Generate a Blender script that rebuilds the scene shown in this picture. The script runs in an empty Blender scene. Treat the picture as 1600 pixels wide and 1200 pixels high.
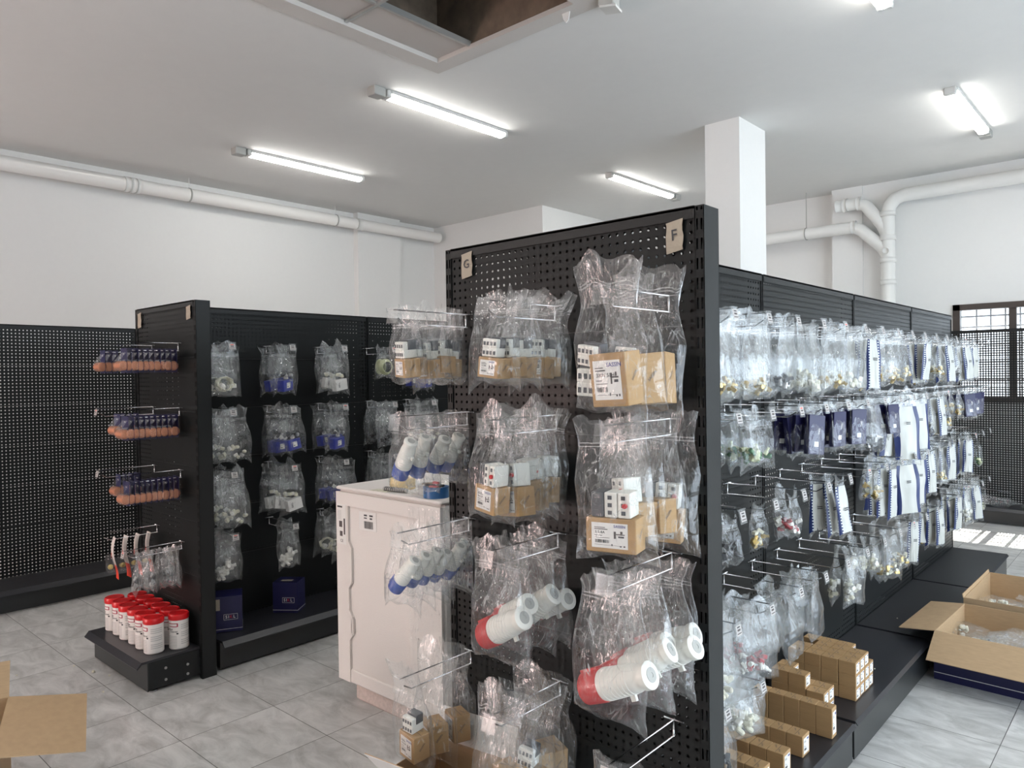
import bpy, math, random
from mathutils import Vector, Matrix, noise
R = math.radians
sc = bpy.context.scene
COL = sc.collection
rnd = random.Random(11)

# ------------------------------------------------------------------ camera
cam_d = bpy.data.cameras.new('camera'); cam = bpy.data.objects.new('camera', cam_d); COL.objects.link(cam)
cam_d.sensor_width = 36; cam_d.lens = 1154/1600*36; cam_d.clip_start = .02; cam_d.clip_end = 200
_f = 1154.
def _c(px, py): return Vector((px-800, -(py-600), -_f))
_a = _c(1841, 571).normalized(); _b = _c(-480, 604); _b = (_b-_a*_a.dot(_b)).normalized()
_X, _Y = -_b, _a; _Z = _X.cross(_Y)
m3 = Matrix((_X, _Y, _Z))            # camera space -> world
cam.matrix_world = Matrix.Translation((0, 0, 1.6)) @ m3.to_4x4()
sc.camera = cam
# ------------------------------------------------------------------ light and exposure
vs = sc.view_settings; vs.view_transform = 'Standard'; vs.look = 'None'; vs.gamma = 1; vs.use_curve_mapping = False
vs.exposure = 0.68
sc.cycles.transparent_max_bounces = 40; sc.cycles.max_bounces = 8; sc.cycles.diffuse_bounces = 5; sc.cycles.glossy_bounces = 3
sc.cycles.transmission_bounces = 2; sc.cycles.sample_clamp_indirect = 6; sc.cycles.caustics_reflective = False; sc.cycles.caustics_refractive = False
sc.cycles.use_denoising = True
w = bpy.data.worlds.new('world'); sc.world = w; w.use_nodes = True
w.node_tree.nodes['Background'].inputs[0].default_value = (.80, .91, 1, 1); w.node_tree.nodes['Background'].inputs[1].default_value = 2.7
LAMP_E = 24.0
def light(name, typ, loc, energy, color, rot=None, size=None, size_y=None, angle=None, look=None):
    d = bpy.data.lights.new(name, typ); d.energy = energy; d.color = color
    if typ == 'AREA': d.shape = 'RECTANGLE'; d.size = size; d.size_y = size_y
    if angle is not None: d.angle = angle
    o = bpy.data.objects.new(name, d); COL.objects.link(o); o.location = loc
    if look: o.rotation_euler = (Vector(look)-Vector(loc)).to_track_quat('-Z', 'Y').to_euler()
    if rot: o.rotation_euler = rot
    return o
light('sun', 'SUN', (0, 12, 8), 60.0, (1, .95, .87), angle=R(.5), look=(0, 12-8/math.tan(R(49)), 0))
light('shop_window_daylight', 'AREA', (3.55, 3.6, 1.6), 75, (.74, .87, 1), rot=(0, R(90), 0), size=2.6, size_y=6.4)
light('unseen_pink_light', 'AREA', (-6.2, -4.9, 1.05), 92, (1, .69, .61), rot=(R(90), 0, R(-18)), size=1.2, size_y=1.9)  # pink light from behind left; its doorway is unseen and added

# ------------------------------------------------------------------ materials
def newmat(name):
    m = bpy.data.materials.new(name); m.use_nodes = True; nt = m.node_tree
    return m, nt, nt.nodes, nt.links, nt.nodes['Principled BSDF'], nt.nodes['Material Output']
def mat(name, col, rough=.5, metal=0, bump=0, scale=60, var=0, spec=.5, emit=None, coat=0, alpha=1):
    m, nt, N, L, b, out = newmat(name)
    b.inputs['Base Color'].default_value = (*col, 1); b.inputs['Roughness'].default_value = rough
    b.inputs['Metallic'].default_value = metal; b.inputs['Specular IOR Level'].default_value = spec
    b.inputs['Coat Weight'].default_value = coat; b.inputs['Alpha'].default_value = alpha
    if emit: b.inputs['Emission Color'].default_value = (*col, 1); b.inputs['Emission Strength'].default_value = emit
    if bump or var:
        tc = N.new('ShaderNodeTexCoord'); n = N.new('ShaderNodeTexNoise'); n.inputs['Scale'].default_value = scale; n.inputs['Detail'].default_value = 4
        L.new(tc.outputs['Object'], n.inputs['Vector'])
        if bump:
            bp = N.new('ShaderNodeBump'); bp.inputs['Strength'].default_value = bump; bp.inputs['Distance'].default_value = .004
            L.new(n.outputs['Fac'], bp.inputs['Height']); L.new(bp.outputs['Normal'], b.inputs['Normal'])
        if var:
            mx = N.new('ShaderNodeMix'); mx.data_type = 'RGBA'
            mx.inputs[6].default_value = (*[c*(1-var) for c in col], 1); mx.inputs[7].default_value = (*[min(1, c*(1+var)) for c in col], 1)
            L.new(n.outputs['Fac'], mx.inputs[0]); L.new(mx.outputs[2], b.inputs['Base Color'])
    return m
def mathn(N, L, op, a, b=None, c=None):
    n = N.new('ShaderNodeMath'); n.operation = op
    for i, x in enumerate((a, b, c)):
        if x is None: continue
        if isinstance(x, (int, float)): n.inputs[i].default_value = x
        else: L.new(x, n.inputs[i])
    return n.outputs[0]
PAINT = (.017, .0185, .019)
def perforated(slots=False, rad=.185):
    m, nt, N, L, b, out = newmat('slotted_metal' if slots else 'perforated_metal' if rad < .2 else 'coarse_perforated_metal')
    b.inputs['Base Color'].default_value = (*PAINT, 1); b.inputs['Roughness'].default_value = .34; b.inputs['Specular IOR Level'].default_value = .15
    tc = N.new('ShaderNodeTexCoord'); s = N.new('ShaderNodeSeparateXYZ'); L.new(tc.outputs['Object'], s.inputs[0])
    if slots:
        fz = mathn(N, L, 'ABSOLUTE', mathn(N, L, 'SUBTRACT', mathn(N, L, 'FRACT', mathn(N, L, 'DIVIDE', s.outputs[2], .05)), .5))
        fx = mathn(N, L, 'ABSOLUTE', mathn(N, L, 'SUBTRACT', mathn(N, L, 'ABSOLUTE', s.outputs[0]), .0062))
        hole = mathn(N, L, 'MULTIPLY', mathn(N, L, 'LESS_THAN', fz, .29), mathn(N, L, 'LESS_THAN', fx, .0028))
    else:
        fx = mathn(N, L, 'SUBTRACT', mathn(N, L, 'FRACT', mathn(N, L, 'DIVIDE', s.outputs[0], .025)), .5)
        fz = mathn(N, L, 'SUBTRACT', mathn(N, L, 'FRACT', mathn(N, L, 'DIVIDE', s.outputs[2], .025)), .5)
        d = mathn(N, L, 'SQRT', mathn(N, L, 'ADD', mathn(N, L, 'MULTIPLY', fx, fx), mathn(N, L, 'MULTIPLY', fz, fz)))
        hole = mathn(N, L, 'LESS_THAN', d, rad)
    al = mathn(N, L, 'SUBTRACT', 1, hole)
    L.new(al, b.inputs['Alpha'])
    n = N.new('ShaderNodeTexNoise'); n.inputs['Scale'].default_value = 600; L.new(tc.outputs['Object'], n.inputs['Vector'])
    bp = N.new('ShaderNodeBump'); bp.inputs['Strength'].default_value = .04; bp.inputs['Distance'].default_value = .001
    L.new(n.outputs['Fac'], bp.inputs['Height']); L.new(bp.outputs['Normal'], b.inputs['Normal'])
    return m
def film(name, haze=.014, crease_glint=.42, tint=(.93, .95, .96), rough=.11, zipv=True):
    m, nt, N, L, b, out = newmat(name)
    b.inputs['Base Color'].default_value = (*tint, 1); b.inputs['Roughness'].default_value = rough; b.inputs['Specular IOR Level'].default_value = .9
    uv = N.new('ShaderNodeUVMap'); uv.uv_map = 'UVMap'; oi = N.new('ShaderNodeObjectInfo')
    off = N.new('ShaderNodeVectorMath'); off.operation = 'ADD'; L.new(uv.outputs[0], off.inputs[0])
    sc_ = N.new('ShaderNodeVectorMath'); sc_.operation = 'SCALE'; sc_.inputs[0].default_value = (3.1, 0, 7.7); L.new(oi.outputs['Random'], sc_.inputs['Scale'])
    L.new(sc_.outputs[0], off.inputs[1])
    mp = N.new('ShaderNodeMapping'); mp.inputs['Scale'].default_value = (30, 5.5, 1); L.new(off.outputs[0], mp.inputs[0])
    n1 = N.new('ShaderNodeTexNoise'); n1.inputs['Scale'].default_value = 1; n1.inputs['Detail'].default_value = 3; n1.inputs['Distortion'].default_value = 1.6; L.new(mp.outputs[0], n1.inputs['Vector'])
    vo = N.new('ShaderNodeTexVoronoi'); vo.feature = 'DISTANCE_TO_EDGE'; vo.inputs['Scale'].default_value = 19
    n2 = N.new('ShaderNodeTexNoise'); n2.inputs['Scale'].default_value = 16; n2.inputs['Detail'].default_value = 2; L.new(off.outputs[0], n2.inputs['Vector'])
    ad = N.new('ShaderNodeVectorMath'); ad.operation = 'MULTIPLY_ADD'; L.new(n2.outputs['Color'], ad.inputs[0]); ad.inputs[1].default_value = (.05, .05, .05); L.new(off.outputs[0], ad.inputs[2])
    L.new(ad.outputs[0], vo.inputs['Vector'])
    r1 = mathn(N, L, 'ABSOLUTE', mathn(N, L, 'SUBTRACT', n1.outputs['Fac'], .5))      # long gathered pleats, painted as bright highlight streaks
    c1 = mathn(N, L, 'MAXIMUM', mathn(N, L, 'SUBTRACT', 1, mathn(N, L, 'MULTIPLY', r1, 42)), 0)
    c2 = mathn(N, L, 'MAXIMUM', mathn(N, L, 'SUBTRACT', 1, mathn(N, L, 'MULTIPLY', vo.outputs['Distance'], 30)), 0)
    n3 = N.new('ShaderNodeTexNoise'); n3.inputs['Scale'].default_value = 22; L.new(off.outputs[0], n3.inputs['Vector'])
    gate = mathn(N, L, 'MAXIMUM', mathn(N, L, 'MULTIPLY', mathn(N, L, 'SUBTRACT', n3.outputs['Fac'], .47), 5), 0)
    gate = mathn(N, L, 'MINIMUM', gate, 1)
    cr = mathn(N, L, 'MULTIPLY', mathn(N, L, 'MAXIMUM', c1, mathn(N, L, 'MULTIPLY', c2, .7)), gate)
    bp = N.new('ShaderNodeBump'); bp.inputs['Strength'].default_value = .85; bp.inputs['Distance'].default_value = .0075
    h = mathn(N, L, 'ADD', n1.outputs['Fac'], mathn(N, L, 'MULTIPLY', mathn(N, L, 'MINIMUM', vo.outputs['Distance'], .25), .8))
    L.new(h, bp.inputs['Height']); L.new(bp.outputs['Normal'], b.inputs['Normal'])
    lw = N.new('ShaderNodeLayerWeight'); lw.inputs['Blend'].default_value = .35; L.new(bp.outputs['Normal'], lw.inputs['Normal'])
    fr = mathn(N, L, 'MULTIPLY', mathn(N, L, 'POWER', lw.outputs['Facing'], 2.0), .10)
    fac = mathn(N, L, 'ADD', mathn(N, L, 'ADD', fr, haze), mathn(N, L, 'MULTIPLY', cr, crease_glint))  # white streaks painted along the folds stand in for highlights
    if zipv:
        su = N.new('ShaderNodeSeparateXYZ'); L.new(uv.outputs[0], su.inputs[0])
        for zv in (.058, .066):
            ln = mathn(N, L, 'LESS_THAN', mathn(N, L, 'ABSOLUTE', mathn(N, L, 'SUBTRACT', su.outputs[1], zv)), .0011)
            fac = mathn(N, L, 'ADD', fac, mathn(N, L, 'MULTIPLY', ln, .22))
    fac = mathn(N, L, 'MINIMUM', fac, .95)
    tr = N.new('ShaderNodeBsdfTransparent'); tr.inputs[0].default_value = (.985, .99, .99, 1)
    gl = N.new('ShaderNodeBsdfGlossy'); gl.inputs['Color'].default_value = (.97, .98, 1, 1); gl.inputs['Roughness'].default_value = .10; L.new(bp.outputs['Normal'], gl.inputs['Normal'])
    gf = mathn(N, L, 'ADD', mathn(N, L, 'MULTIPLY', mathn(N, L, 'POWER', lw.outputs['Facing'], 3.0), .5), .045)
    m0 = N.new('ShaderNodeMixShader'); L.new(gf, m0.inputs[0]); L.new(tr.outputs[0], m0.inputs[1]); L.new(gl.outputs[0], m0.inputs[2])
    mx = N.new('ShaderNodeMixShader'); L.new(fac, mx.inputs[0]); L.new(m0.outputs[0], mx.inputs[1]); L.new(b.outputs[0], mx.inputs[2])
    L.new(mx.outputs[0], out.inputs[0])
    return m
def tile_mat():
    m, nt, N, L, b, out = newmat('marbled_floor_tile')
    tc = N.new('ShaderNodeTexCoord'); s = N.new('ShaderNodeSeparateXYZ'); L.new(tc.outputs['Object'], s.inputs[0])
    def grid(o, off):
        q = mathn(N, L, 'DIVIDE', mathn(N, L, 'SUBTRACT', o, off), .4535)
        return mathn(N, L, 'ABSOLUTE', mathn(N, L, 'SUBTRACT', mathn(N, L, 'FRACT', q), .5)), mathn(N, L, 'FLOOR', q)
    gx, ix = grid(s.outputs[0], -3.285-20*.4535); gy, iy = grid(s.outputs[1], 1.415-20*.4535)
    j = mathn(N, L, 'GREATER_THAN', mathn(N, L, 'MAXIMUM', gx, gy), .4965)
    cb = N.new('ShaderNodeCombineXYZ'); L.new(ix, cb.inputs[0]); L.new(iy, cb.inputs[1])
    wn = N.new('ShaderNodeTexWhiteNoise'); L.new(cb.outputs[0], wn.inputs[0])
    of = N.new('ShaderNodeVectorMath'); of.operation = 'MULTIPLY_ADD'; L.new(wn.outputs['Color'], of.inputs[0]); of.inputs[1].default_value = (9, 9, 9); L.new(tc.outputs['Object'], of.inputs[2])
    mp = N.new('ShaderNodeMapping'); mp.inputs['Rotation'].default_value = (0, 0, R(38)); mp.inputs['Scale'].default_value = (3.6, 7.5, 1); L.new(of.outputs[0], mp.inputs[0])
    n = N.new('ShaderNodeTexNoise'); n.inputs['Scale'].default_value = 1.3; n.inputs['Detail'].default_value = 9; n.inputs['Roughness'].default_value = .66; n.inputs['Distortion'].default_value = .7; L.new(mp.outputs[0], n.inputs['Vector'])
    cr = N.new('ShaderNodeValToRGB'); e = cr.color_ramp.elements
    e[0].position = .34; e[0].color = (.42, .42, .41, 1); e[1].position = .64; e[1].color = (.70, .70, .69, 1); L.new(n.outputs['Fac'], cr.inputs[0])
    mx = N.new('ShaderNodeMix'); mx.data_type = 'RGBA'; L.new(j, mx.inputs[0]); L.new(cr.outputs[0], mx.inputs[6]); mx.inputs[7].default_value = (.07, .07, .07, 1)
    L.new(mx.outputs[2], b.inputs['Base Color']); b.inputs['Roughness'].default_value = .32
    bp = N.new('ShaderNodeBump'); bp.inputs['Strength'].default_value = .3; bp.inputs['Distance'].default_value = .002
    hh = mathn(N, L, 'SUBTRACT', n.outputs['Fac'], j); L.new(hh, bp.inputs['Height']); L.new(bp.outputs['Normal'], b.inputs['Normal'])
    return m
def kraft_mat(name, c1, corr=True):
    m, nt, N, L, b, out = newmat(name)
    tc = N.new('ShaderNodeTexCoord'); mp = N.new('ShaderNodeMapping'); mp.inputs['Scale'].default_value = (8, 8, 60); L.new(tc.outputs['Object'], mp.inputs[0])
    n = N.new('ShaderNodeTexNoise'); n.inputs['Scale'].default_value = 3; n.inputs['Detail'].default_value = 5; L.new(mp.outputs[0], n.inputs['Vector'])
    mx = N.new('ShaderNodeMix'); mx.data_type = 'RGBA'; mx.inputs[6].default_value = (*[c*.86 for c in c1], 1); mx.inputs[7].default_value = (*[c*1.12 for c in c1], 1)
    L.new(n.outputs['Fac'], mx.inputs[0]); L.new(mx.outputs[2], b.inputs['Base Color']); b.inputs['Roughness'].default_value = .75
    bp = N.new('ShaderNodeBump'); bp.inputs['Strength'].default_value = .25; bp.inputs['Distance'].default_value = .001; L.new(n.outputs['Fac'], bp.inputs['Height']); L.new(bp.outputs['Normal'], b.inputs['Normal'])
    return m
def dotted_band():
    m, nt, N, L, b, out = newmat('navy_band_with_white_marks')
    tc = N.new('ShaderNodeTexCoord'); s = N.new('ShaderNodeSeparateXYZ'); L.new(tc.outputs['Object'], s.inputs[0])
    f = mathn(N, L, 'FRACT', mathn(N, L, 'DIVIDE', s.outputs[2], .013))
    k = mathn(N, L, 'MULTIPLY', mathn(N, L, 'LESS_THAN', f, .42), mathn(N, L, 'LESS_THAN', mathn(N, L, 'ABSOLUTE', mathn(N, L, 'SUBTRACT', mathn(N, L, 'ABSOLUTE', s.outputs[0]), .031)), .0028))
    mx = N.new('ShaderNodeMix'); mx.data_type = 'RGBA'; L.new(k, mx.inputs[0]); mx.inputs[6].default_value = (.014, .03, .13, 1); mx.inputs[7].default_value = (.75, .82, .85, 1)
    L.new(mx.outputs[2], b.inputs['Base Color']); b.inputs['Roughness'].default_value = .3
    return m
M = dict(
    paint=mat('anthracite_painted_steel', PAINT, .36, spec=.25, bump=.1, scale=500),
    kick=mat('anthracite_kick_steel', (.02, .022, .023), .3),
    shelf=mat('anthracite_shelf_steel', (.024, .025, .030), .34, bump=.06, scale=400),
    perf=perforated(), slot=perforated(True), perfc=perforated(rad=.30),
    wall=mat('white_wall_paint', (.80, .80, .79), .8, bump=.15, scale=25, var=.015),
    ceil=mat('white_ceiling_paint', (.73, .725, .71), .85, bump=.2, scale=9, var=.02),
    tile=tile_mat(),
    pvc=mat('white_pvc_pipe', (.78, .78, .76), .5),
    chrome=mat('chrome_wire', (.72, .73, .75), .16, metal=1),
    lampbody=mat('white_lamp_housing', (.62, .62, .60), .45),
    lampon=mat('glowing_lamp_diffuser', (1, .985, .94), .4, emit=LAMP_E),
    greybox=mat('grey_junction_plastic', (.42, .42, .40), .5),
    hatchtile=mat('ceiling_tile', (.50, .46, .43), .9, bump=.2, scale=120),
    hatchframe=mat('plaster_frame', (.60, .57, .54), .8, bump=.2, scale=20),
    concrete=mat('rough_brown_concrete', (.20, .15, .11), .9, bump=1, scale=9, var=.6),
    alu=mat('aluminium_profile', (.6, .6, .58), .35, metal=.7),
    brownframe=mat('dark_brown_window_frame', (.055, .042, .036), .4),
    bars=mat('window_bar_steel', (.10, .10, .11), .5),
    kraft=kraft_mat('kraft_carton_board', (.44, .275, .13)),
    kraft2=kraft_mat('light_kraft_board', (.47, .325, .19)),
    white=mat('white_plastic', (.78, .77, .72), .38),
    cream=mat('cream_plastic', (.68, .66, .53), .45),
    paper=mat('white_paper', (.80, .79, .77), .6),
    black=mat('black_plastic', (.02, .02, .022), .35),
    dgrey=mat('dark_grey_plastic', (.07, .075, .085), .4),
    ink=mat('dark_ink', (.05, .05, .055), .6), inkb=mat('blue_ink', (.02, .035, .26), .5), inkg=mat('faded_ink', (.10, .085, .085), .7),
    red=mat('red_plastic', (.48, .015, .02), .35), lid=mat('red_lid_plastic', (.62, .008, .012), .3),
    blue=mat('blue_plastic', (.02, .07, .34), .35), tapeblue=mat('blue_tape', (.03, .12, .30), .3),
    navy=mat('navy_card', (.009, .009, .065), .42), blueb=mat('blue_printed_card', (.035, .05, .30), .4),
    copper=mat('copper_wire', (.62, .26, .15), .32, metal=.55, bump=.9, scale=260),
    brass=mat('brass_metal', (.55, .40, .14), .3, metal=.8), steel=mat('steel_metal', (.5, .5, .5), .3, metal=.9),
    green=mat('green_plastic', (.03, .16, .05), .4), pinkred=mat('red_pink_plastic', (.36, .05, .06), .45),
    masking=mat('masking_tape_paper', (.40, .35, .28), .8, bump=.4, scale=90, var=.1),
    cardpink=mat('white_card_stock', (.72, .66, .62), .55), orange=mat('orange_red_print', (.75, .05, .02), .5),
    tub=mat('white_tub_plastic', (.80, .76, .73), .35), tubtext=mat('pale_grey_print', (.50, .48, .47), .5), magenta=mat('dark_red_print', (.38, .02, .06), .5),
    foam=mat('white_polystyrene', (.78, .74, .71), .85, bump=.35, scale=180, var=.03), foamd=mat('soiled_polystyrene', (.62, .52, .48), .9, bump=.4, scale=60, var=.25),
    yellowtape=mat('yellow_masking_tape', (.80, .62, .28), .55), coilg=mat('pale_green_coil', (.55, .58, .34), .4), lime=mat('lime_paper', (.60, .68, .02), .5),
    film=film('clear_bag_film'), filmh=film('hazy_bag_film', haze=.035, crease_glint=.45), filmc=film('thin_clear_sheet', haze=.02, crease_glint=.08, rough=.1, zipv=False),
    filmw=film('stretch_wrap_film', haze=.03, crease_glint=.3, zipv=False),
    band=dotted_band(), strip=mat('white_printed_strip', (.55, .56, .53), .35), glass=mat('window_glass', (.9, .95, 1), .03, alpha=.12),
)
# ------------------------------------------------------------------ mesh building
class MB:
    def __init__(s): s.v = []; s.f = []; s.mi = []; s.ms = []; s.uv = None
    def mid(s, m):
        if m not in s.ms: s.ms.append(m)
        return s.ms.index(m)
    def add(s, vs_, fs, m, T=None):
        n = len(s.v); k = s.mid(m)
        for p in vs_: s.v.append(tuple(T @ Vector(p)) if T else tuple(p))
        for f in fs: s.f.append([i+n for i in f]); s.mi.append(k)
        return s
    def box(s, x0, x1, y0, y1, z0, z1, m, T=None, ch=0):
        if x0 > x1: x0, x1 = x1, x0
        if y0 > y1: y0, y1 = y1, y0
        if z0 > z1: z0, z1 = z1, z0
        if ch <= 0:
            vs_ = [(x, y, z) for z in (z0, z1) for y in (y0, y1) for x in (x0, x1)]
            return s.add(vs_, [(0, 2, 3, 1), (4, 5, 7, 6), (0, 1, 5, 4), (1, 3, 7, 5), (3, 2, 6, 7), (2, 0, 4, 6)], m, T)
        def ring(i, z): return [(x0+i+ch, y0+i, z), (x1-i-ch, y0+i, z), (x1-i, y0+i+ch, z), (x1-i, y1-i-ch, z), (x1-i-ch, y1-i, z), (x0+i+ch, y1-i, z), (x0+i, y1-i-ch, z), (x0+i, y0+i+ch, z)]
        vs_ = ring(ch*.7, z0)+ring(0, z0+ch)+ring(0, z1-ch)+ring(ch*.7, z1)
        fs = [tuple(reversed(range(8))), tuple(range(24, 32))]
        for r in range(3):
            for i in range(8): fs.append((r*8+i, r*8+(i+1) % 8, r*8+8+(i+1) % 8, r*8+8+i))
        return s.add(vs_, fs, m, T)
    def tube(s, pts, r, m, T=None, n=8, cap=True):
        pts = [Vector(p) for p in pts]; vs_ = []; fs = []
        rr = r if isinstance(r, (list, tuple)) else [r]*len(pts)
        up = None
        for i, p in enumerate(pts):
            d = (pts[min(i+1, len(pts)-1)]-pts[max(i-1, 0)]).normalized()
            if up is None: up = Vector((0, 0, 1)) if abs(d.z) < .9 else Vector((1, 0, 0))
            a = d.cross(up)
            if a.length < 1e-5: a = d.orthogonal()
            a.normalize(); b_ = a.cross(d).normalized(); up = b_
            for k in range(n):
                t = 2*math.pi*k/n; vs_.append(p+(a*math.cos(t)+b_*math.sin(t))*rr[i])
        for i in range(len(pts)-1):
            for k in range(n): fs.append((i*n+k, i*n+(k+1) % n, (i+1)*n+(k+1) % n, (i+1)*n+k))
        if cap: fs.append(tuple(range(n))); fs.append(tuple(reversed(range((len(pts)-1)*n, len(pts)*n))))
        return s.add(vs_, fs, m, T)
    def lathe(s, prof, m, T=None, n=24):
        vs_ = []; fs = []
        for r, z in prof:
            for k in range(n): t = 2*math.pi*k/n; vs_.append((r*math.cos(t), r*math.sin(t), z))
        for i in range(len(prof)-1):
            for k in range(n): fs.append((i*n+k, i*n+(k+1) % n, (i+1)*n+(k+1) % n, (i+1)*n+k))
        fs.append(tuple(reversed(range(n)))); fs.append(tuple(range((len(prof)-1)*n, len(prof)*n)))
        return s.add(vs_, fs, m, T)
    def prism(s, poly, y0, y1, m, T=None):           # polygon in XZ, extruded along Y
        n = len(poly); vs_ = [(x, y0, z) for x, z in poly]+[(x, y1, z) for x, z in poly]
        fs = [tuple(range(n)), tuple(reversed(range(n, 2*n)))]+[((i+1) % n, i, n+i, n+(i+1) % n) for i in range(n)]
        return s.add(vs_, fs, m, T)
    def text(s, txt, size, m, T, align='CENTER'):
        vs_, fs = text_geo(txt, size, align); return s.add(vs_, fs, m, T)
    def mesh(s, name, smooth=False):
        me = bpy.data.meshes.new(name); me.from_pydata(s.v, [], s.f)
        for m in s.ms: me.materials.append(m)
        me.polygons.foreach_set('material_index', s.mi)
        if smooth:
            me.polygons.foreach_set('use_smooth', [True]*len(s.f))
        if s.uv:
            u = me.uv_layers.new(name='UVMap')
            for l in me.loops: u.data[l.index].uv = s.uv[l.vertex_index]
        me.update()
        if smooth == 'auto':
            try: me.set_sharp_from_angle(angle=R(35))
            except Exception: pass
        return me
    def build(s, name, parent=None, smooth=False, loc=None):
        o = bpy.data.objects.new(name, s.mesh(name, smooth)); COL.objects.link(o)
        if parent: o.parent = parent
        if loc: o.location = loc
        return o
_tx = {}
def text_geo(txt, size, align):
    k = (txt, align)
    if k not in _tx:
        c = bpy.data.curves.new('t', 'FONT'); c.body = txt; c.size = 1; c.align_x = align; c.align_y = 'CENTER'; c.resolution_u = 2; c.offset = .012
        o = bpy.data.objects.new('t', c); COL.objects.link(o); bpy.context.view_layer.update()
        me = bpy.data.meshes.new_from_object(o.evaluated_get(bpy.context.evaluated_depsgraph_get()))
        _tx[k] = ([tuple(v.co) for v in me.vertices], [tuple(p.vertices) for p in me.polygons])
        bpy.data.objects.remove(o); bpy.data.curves.remove(c); bpy.data.meshes.remove(me)
    v, f = _tx[k]; return [(x*size, y*size, 0) for x, y, z in v], f
def tmat(loc, right, up):
    r = Vector(right).normalized(); u = Vector(up).normalized(); n = r.cross(u)
    m = Matrix((r, u, n)).transposed().to_4x4(); m.translation = Vector(loc); return m
def TR(x, y, z, rx=0, ry=0, rz=0):
    return Matrix.Translation((x, y, z)) @ Matrix.Rotation(R(rz), 4, 'Z') @ Matrix.Rotation(R(ry), 4, 'Y') @ Matrix.Rotation(R(rx), 4, 'X')
def thing(name, label, cat, loc=(0, 0, 0), rz=0, group=None):
    o = bpy.data.objects.new(name, None); COL.objects.link(o); o.location = loc; o.rotation_euler = (0, 0, rz)
    o.empty_display_size = .05
    return tag(o, label, cat, group)
def tag(o, label, cat, group=None):
    o['label'] = label; o['category'] = cat
    if group: o['group'] = group
    return o
def struct(o): o['kind'] = 'structure'; return o
def dup(o, parent=None):
    c = o.copy(); COL.objects.link(c)
    if parent: c.parent = parent
    for ch in list(o.children): dup(ch, c)
    return c
def kill(o):
    for ch in list(o.children): kill(ch)
    bpy.data.objects.remove(o)
used = set()
def place(proto, loc, rz, label, group=None, tilt=0, name=None):
    if proto.name in used: o = dup(proto)
    else: o = proto; used.add(proto.name)
    o.location = loc; o.rotation_euler = (0, tilt, rz); o['label'] = label
    if group: o['group'] = group
    if name != 'hook' and proto.name.startswith('bagged') and not tilt:
        o.rotation_euler = (R(rnd.uniform(-5, 5)), R(rnd.uniform(-5, 5)), rz); q = rnd.uniform(.93, 1.05); o.scale = (q, q, rnd.uniform(.94, 1.04))
    return o
ORD = ['first', 'second', 'third', 'fourth', 'fifth', 'sixth', 'seventh', 'eighth', 'ninth', 'tenth', 'eleventh', 'twelfth', 'thirteenth', 'fourteenth', 'fifteenth', 'sixteenth', 'seventeenth', 'eighteenth']

# ------------------------------------------------------------------ room
ZC = 3.85
WX0, WX1, WY0, WY1 = -8.42, 3.6, -5.2, 9.62
b = MB(); b.box(WX0-.2, WX1+.2, WY0-.2, 10.1, -.1, 0, M['tile']); struct(b.build('floor'))
HX0, HX1, HY0, HY1 = -3.94, -2.70, 1.2, 3.62
b = MB()
for x0, x1, y0, y1 in ((WX0-.2, HX0, WY0-.2, 10.1), (HX1, WX1+.2, WY0-.2, 10.1), (HX0, HX1, WY0-.2, HY0), (HX0, HX1, HY1, 10.1)):
    b.box(x0, x1, y0, y1, ZC, ZC+.025, M['ceil'])
struct(b.build('ceiling'))
b = MB(); b.box(WX0-.2, WX0, WY0, 7.6, 0, ZC, M['wall']); b.box(WX0, WX0+.10, 6.12, 6.86, 0, ZC, M['wall']); struct(b.build('wall_left'))
b = MB(); b.box(WX0-.2, -6.27, 7.60, 10.1, 0, ZC, M['wall']); struct(b.build('wall_alcove'))
WNX0, WNX1, WNZ0, WNZ1 = -1.90, 1.40, 1.22, 2.32
b = MB(); W = M['wall']
b.box(-6.27, -2.86, 9.80, 10.0, 0, ZC, W); b.box(-3.22, -2.86, 9.60, 9.80, 0, ZC, W)
b.box(-2.86, WNX0, WY1, 9.85, 0, ZC, W); b.box(WNX1, WX1, WY1, 9.85, 0, ZC, W); b.box(WNX0, WNX1, WY1, 9.85, 0, WNZ0, W); b.box(WNX0, WNX1, WY1, 9.85, WNZ1, ZC, W)
struct(b.build('wall_back'))
b = MB(); b.box(WX1, WX1+.2, WY0, .3, 0, ZC, W); b.box(WX1, WX1+.2, 6.9, WY1, 0, ZC, W); b.box(WX1, WX1+.2, .3, 6.9, 0, .25, W); b.box(WX1, WX1+.2, .3, 6.9, 2.95, ZC, W)
struct(b.build('wall_right'))
b = MB(); b.box(WX0, -6.9, WY0-.2, WY0, 0, ZC, W); b.box(-5.5, WX1, WY0-.2, WY0, 0, ZC, W); b.box(-6.9, -5.5, WY0-.2, WY0, 2.1, ZC, W)
struct(b.build('wall_front'))
b = MB(); b.box(-3.20, -2.87, 6.22, 6.77, 0, ZC, W); struct(b.build('wall_column'))
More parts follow.
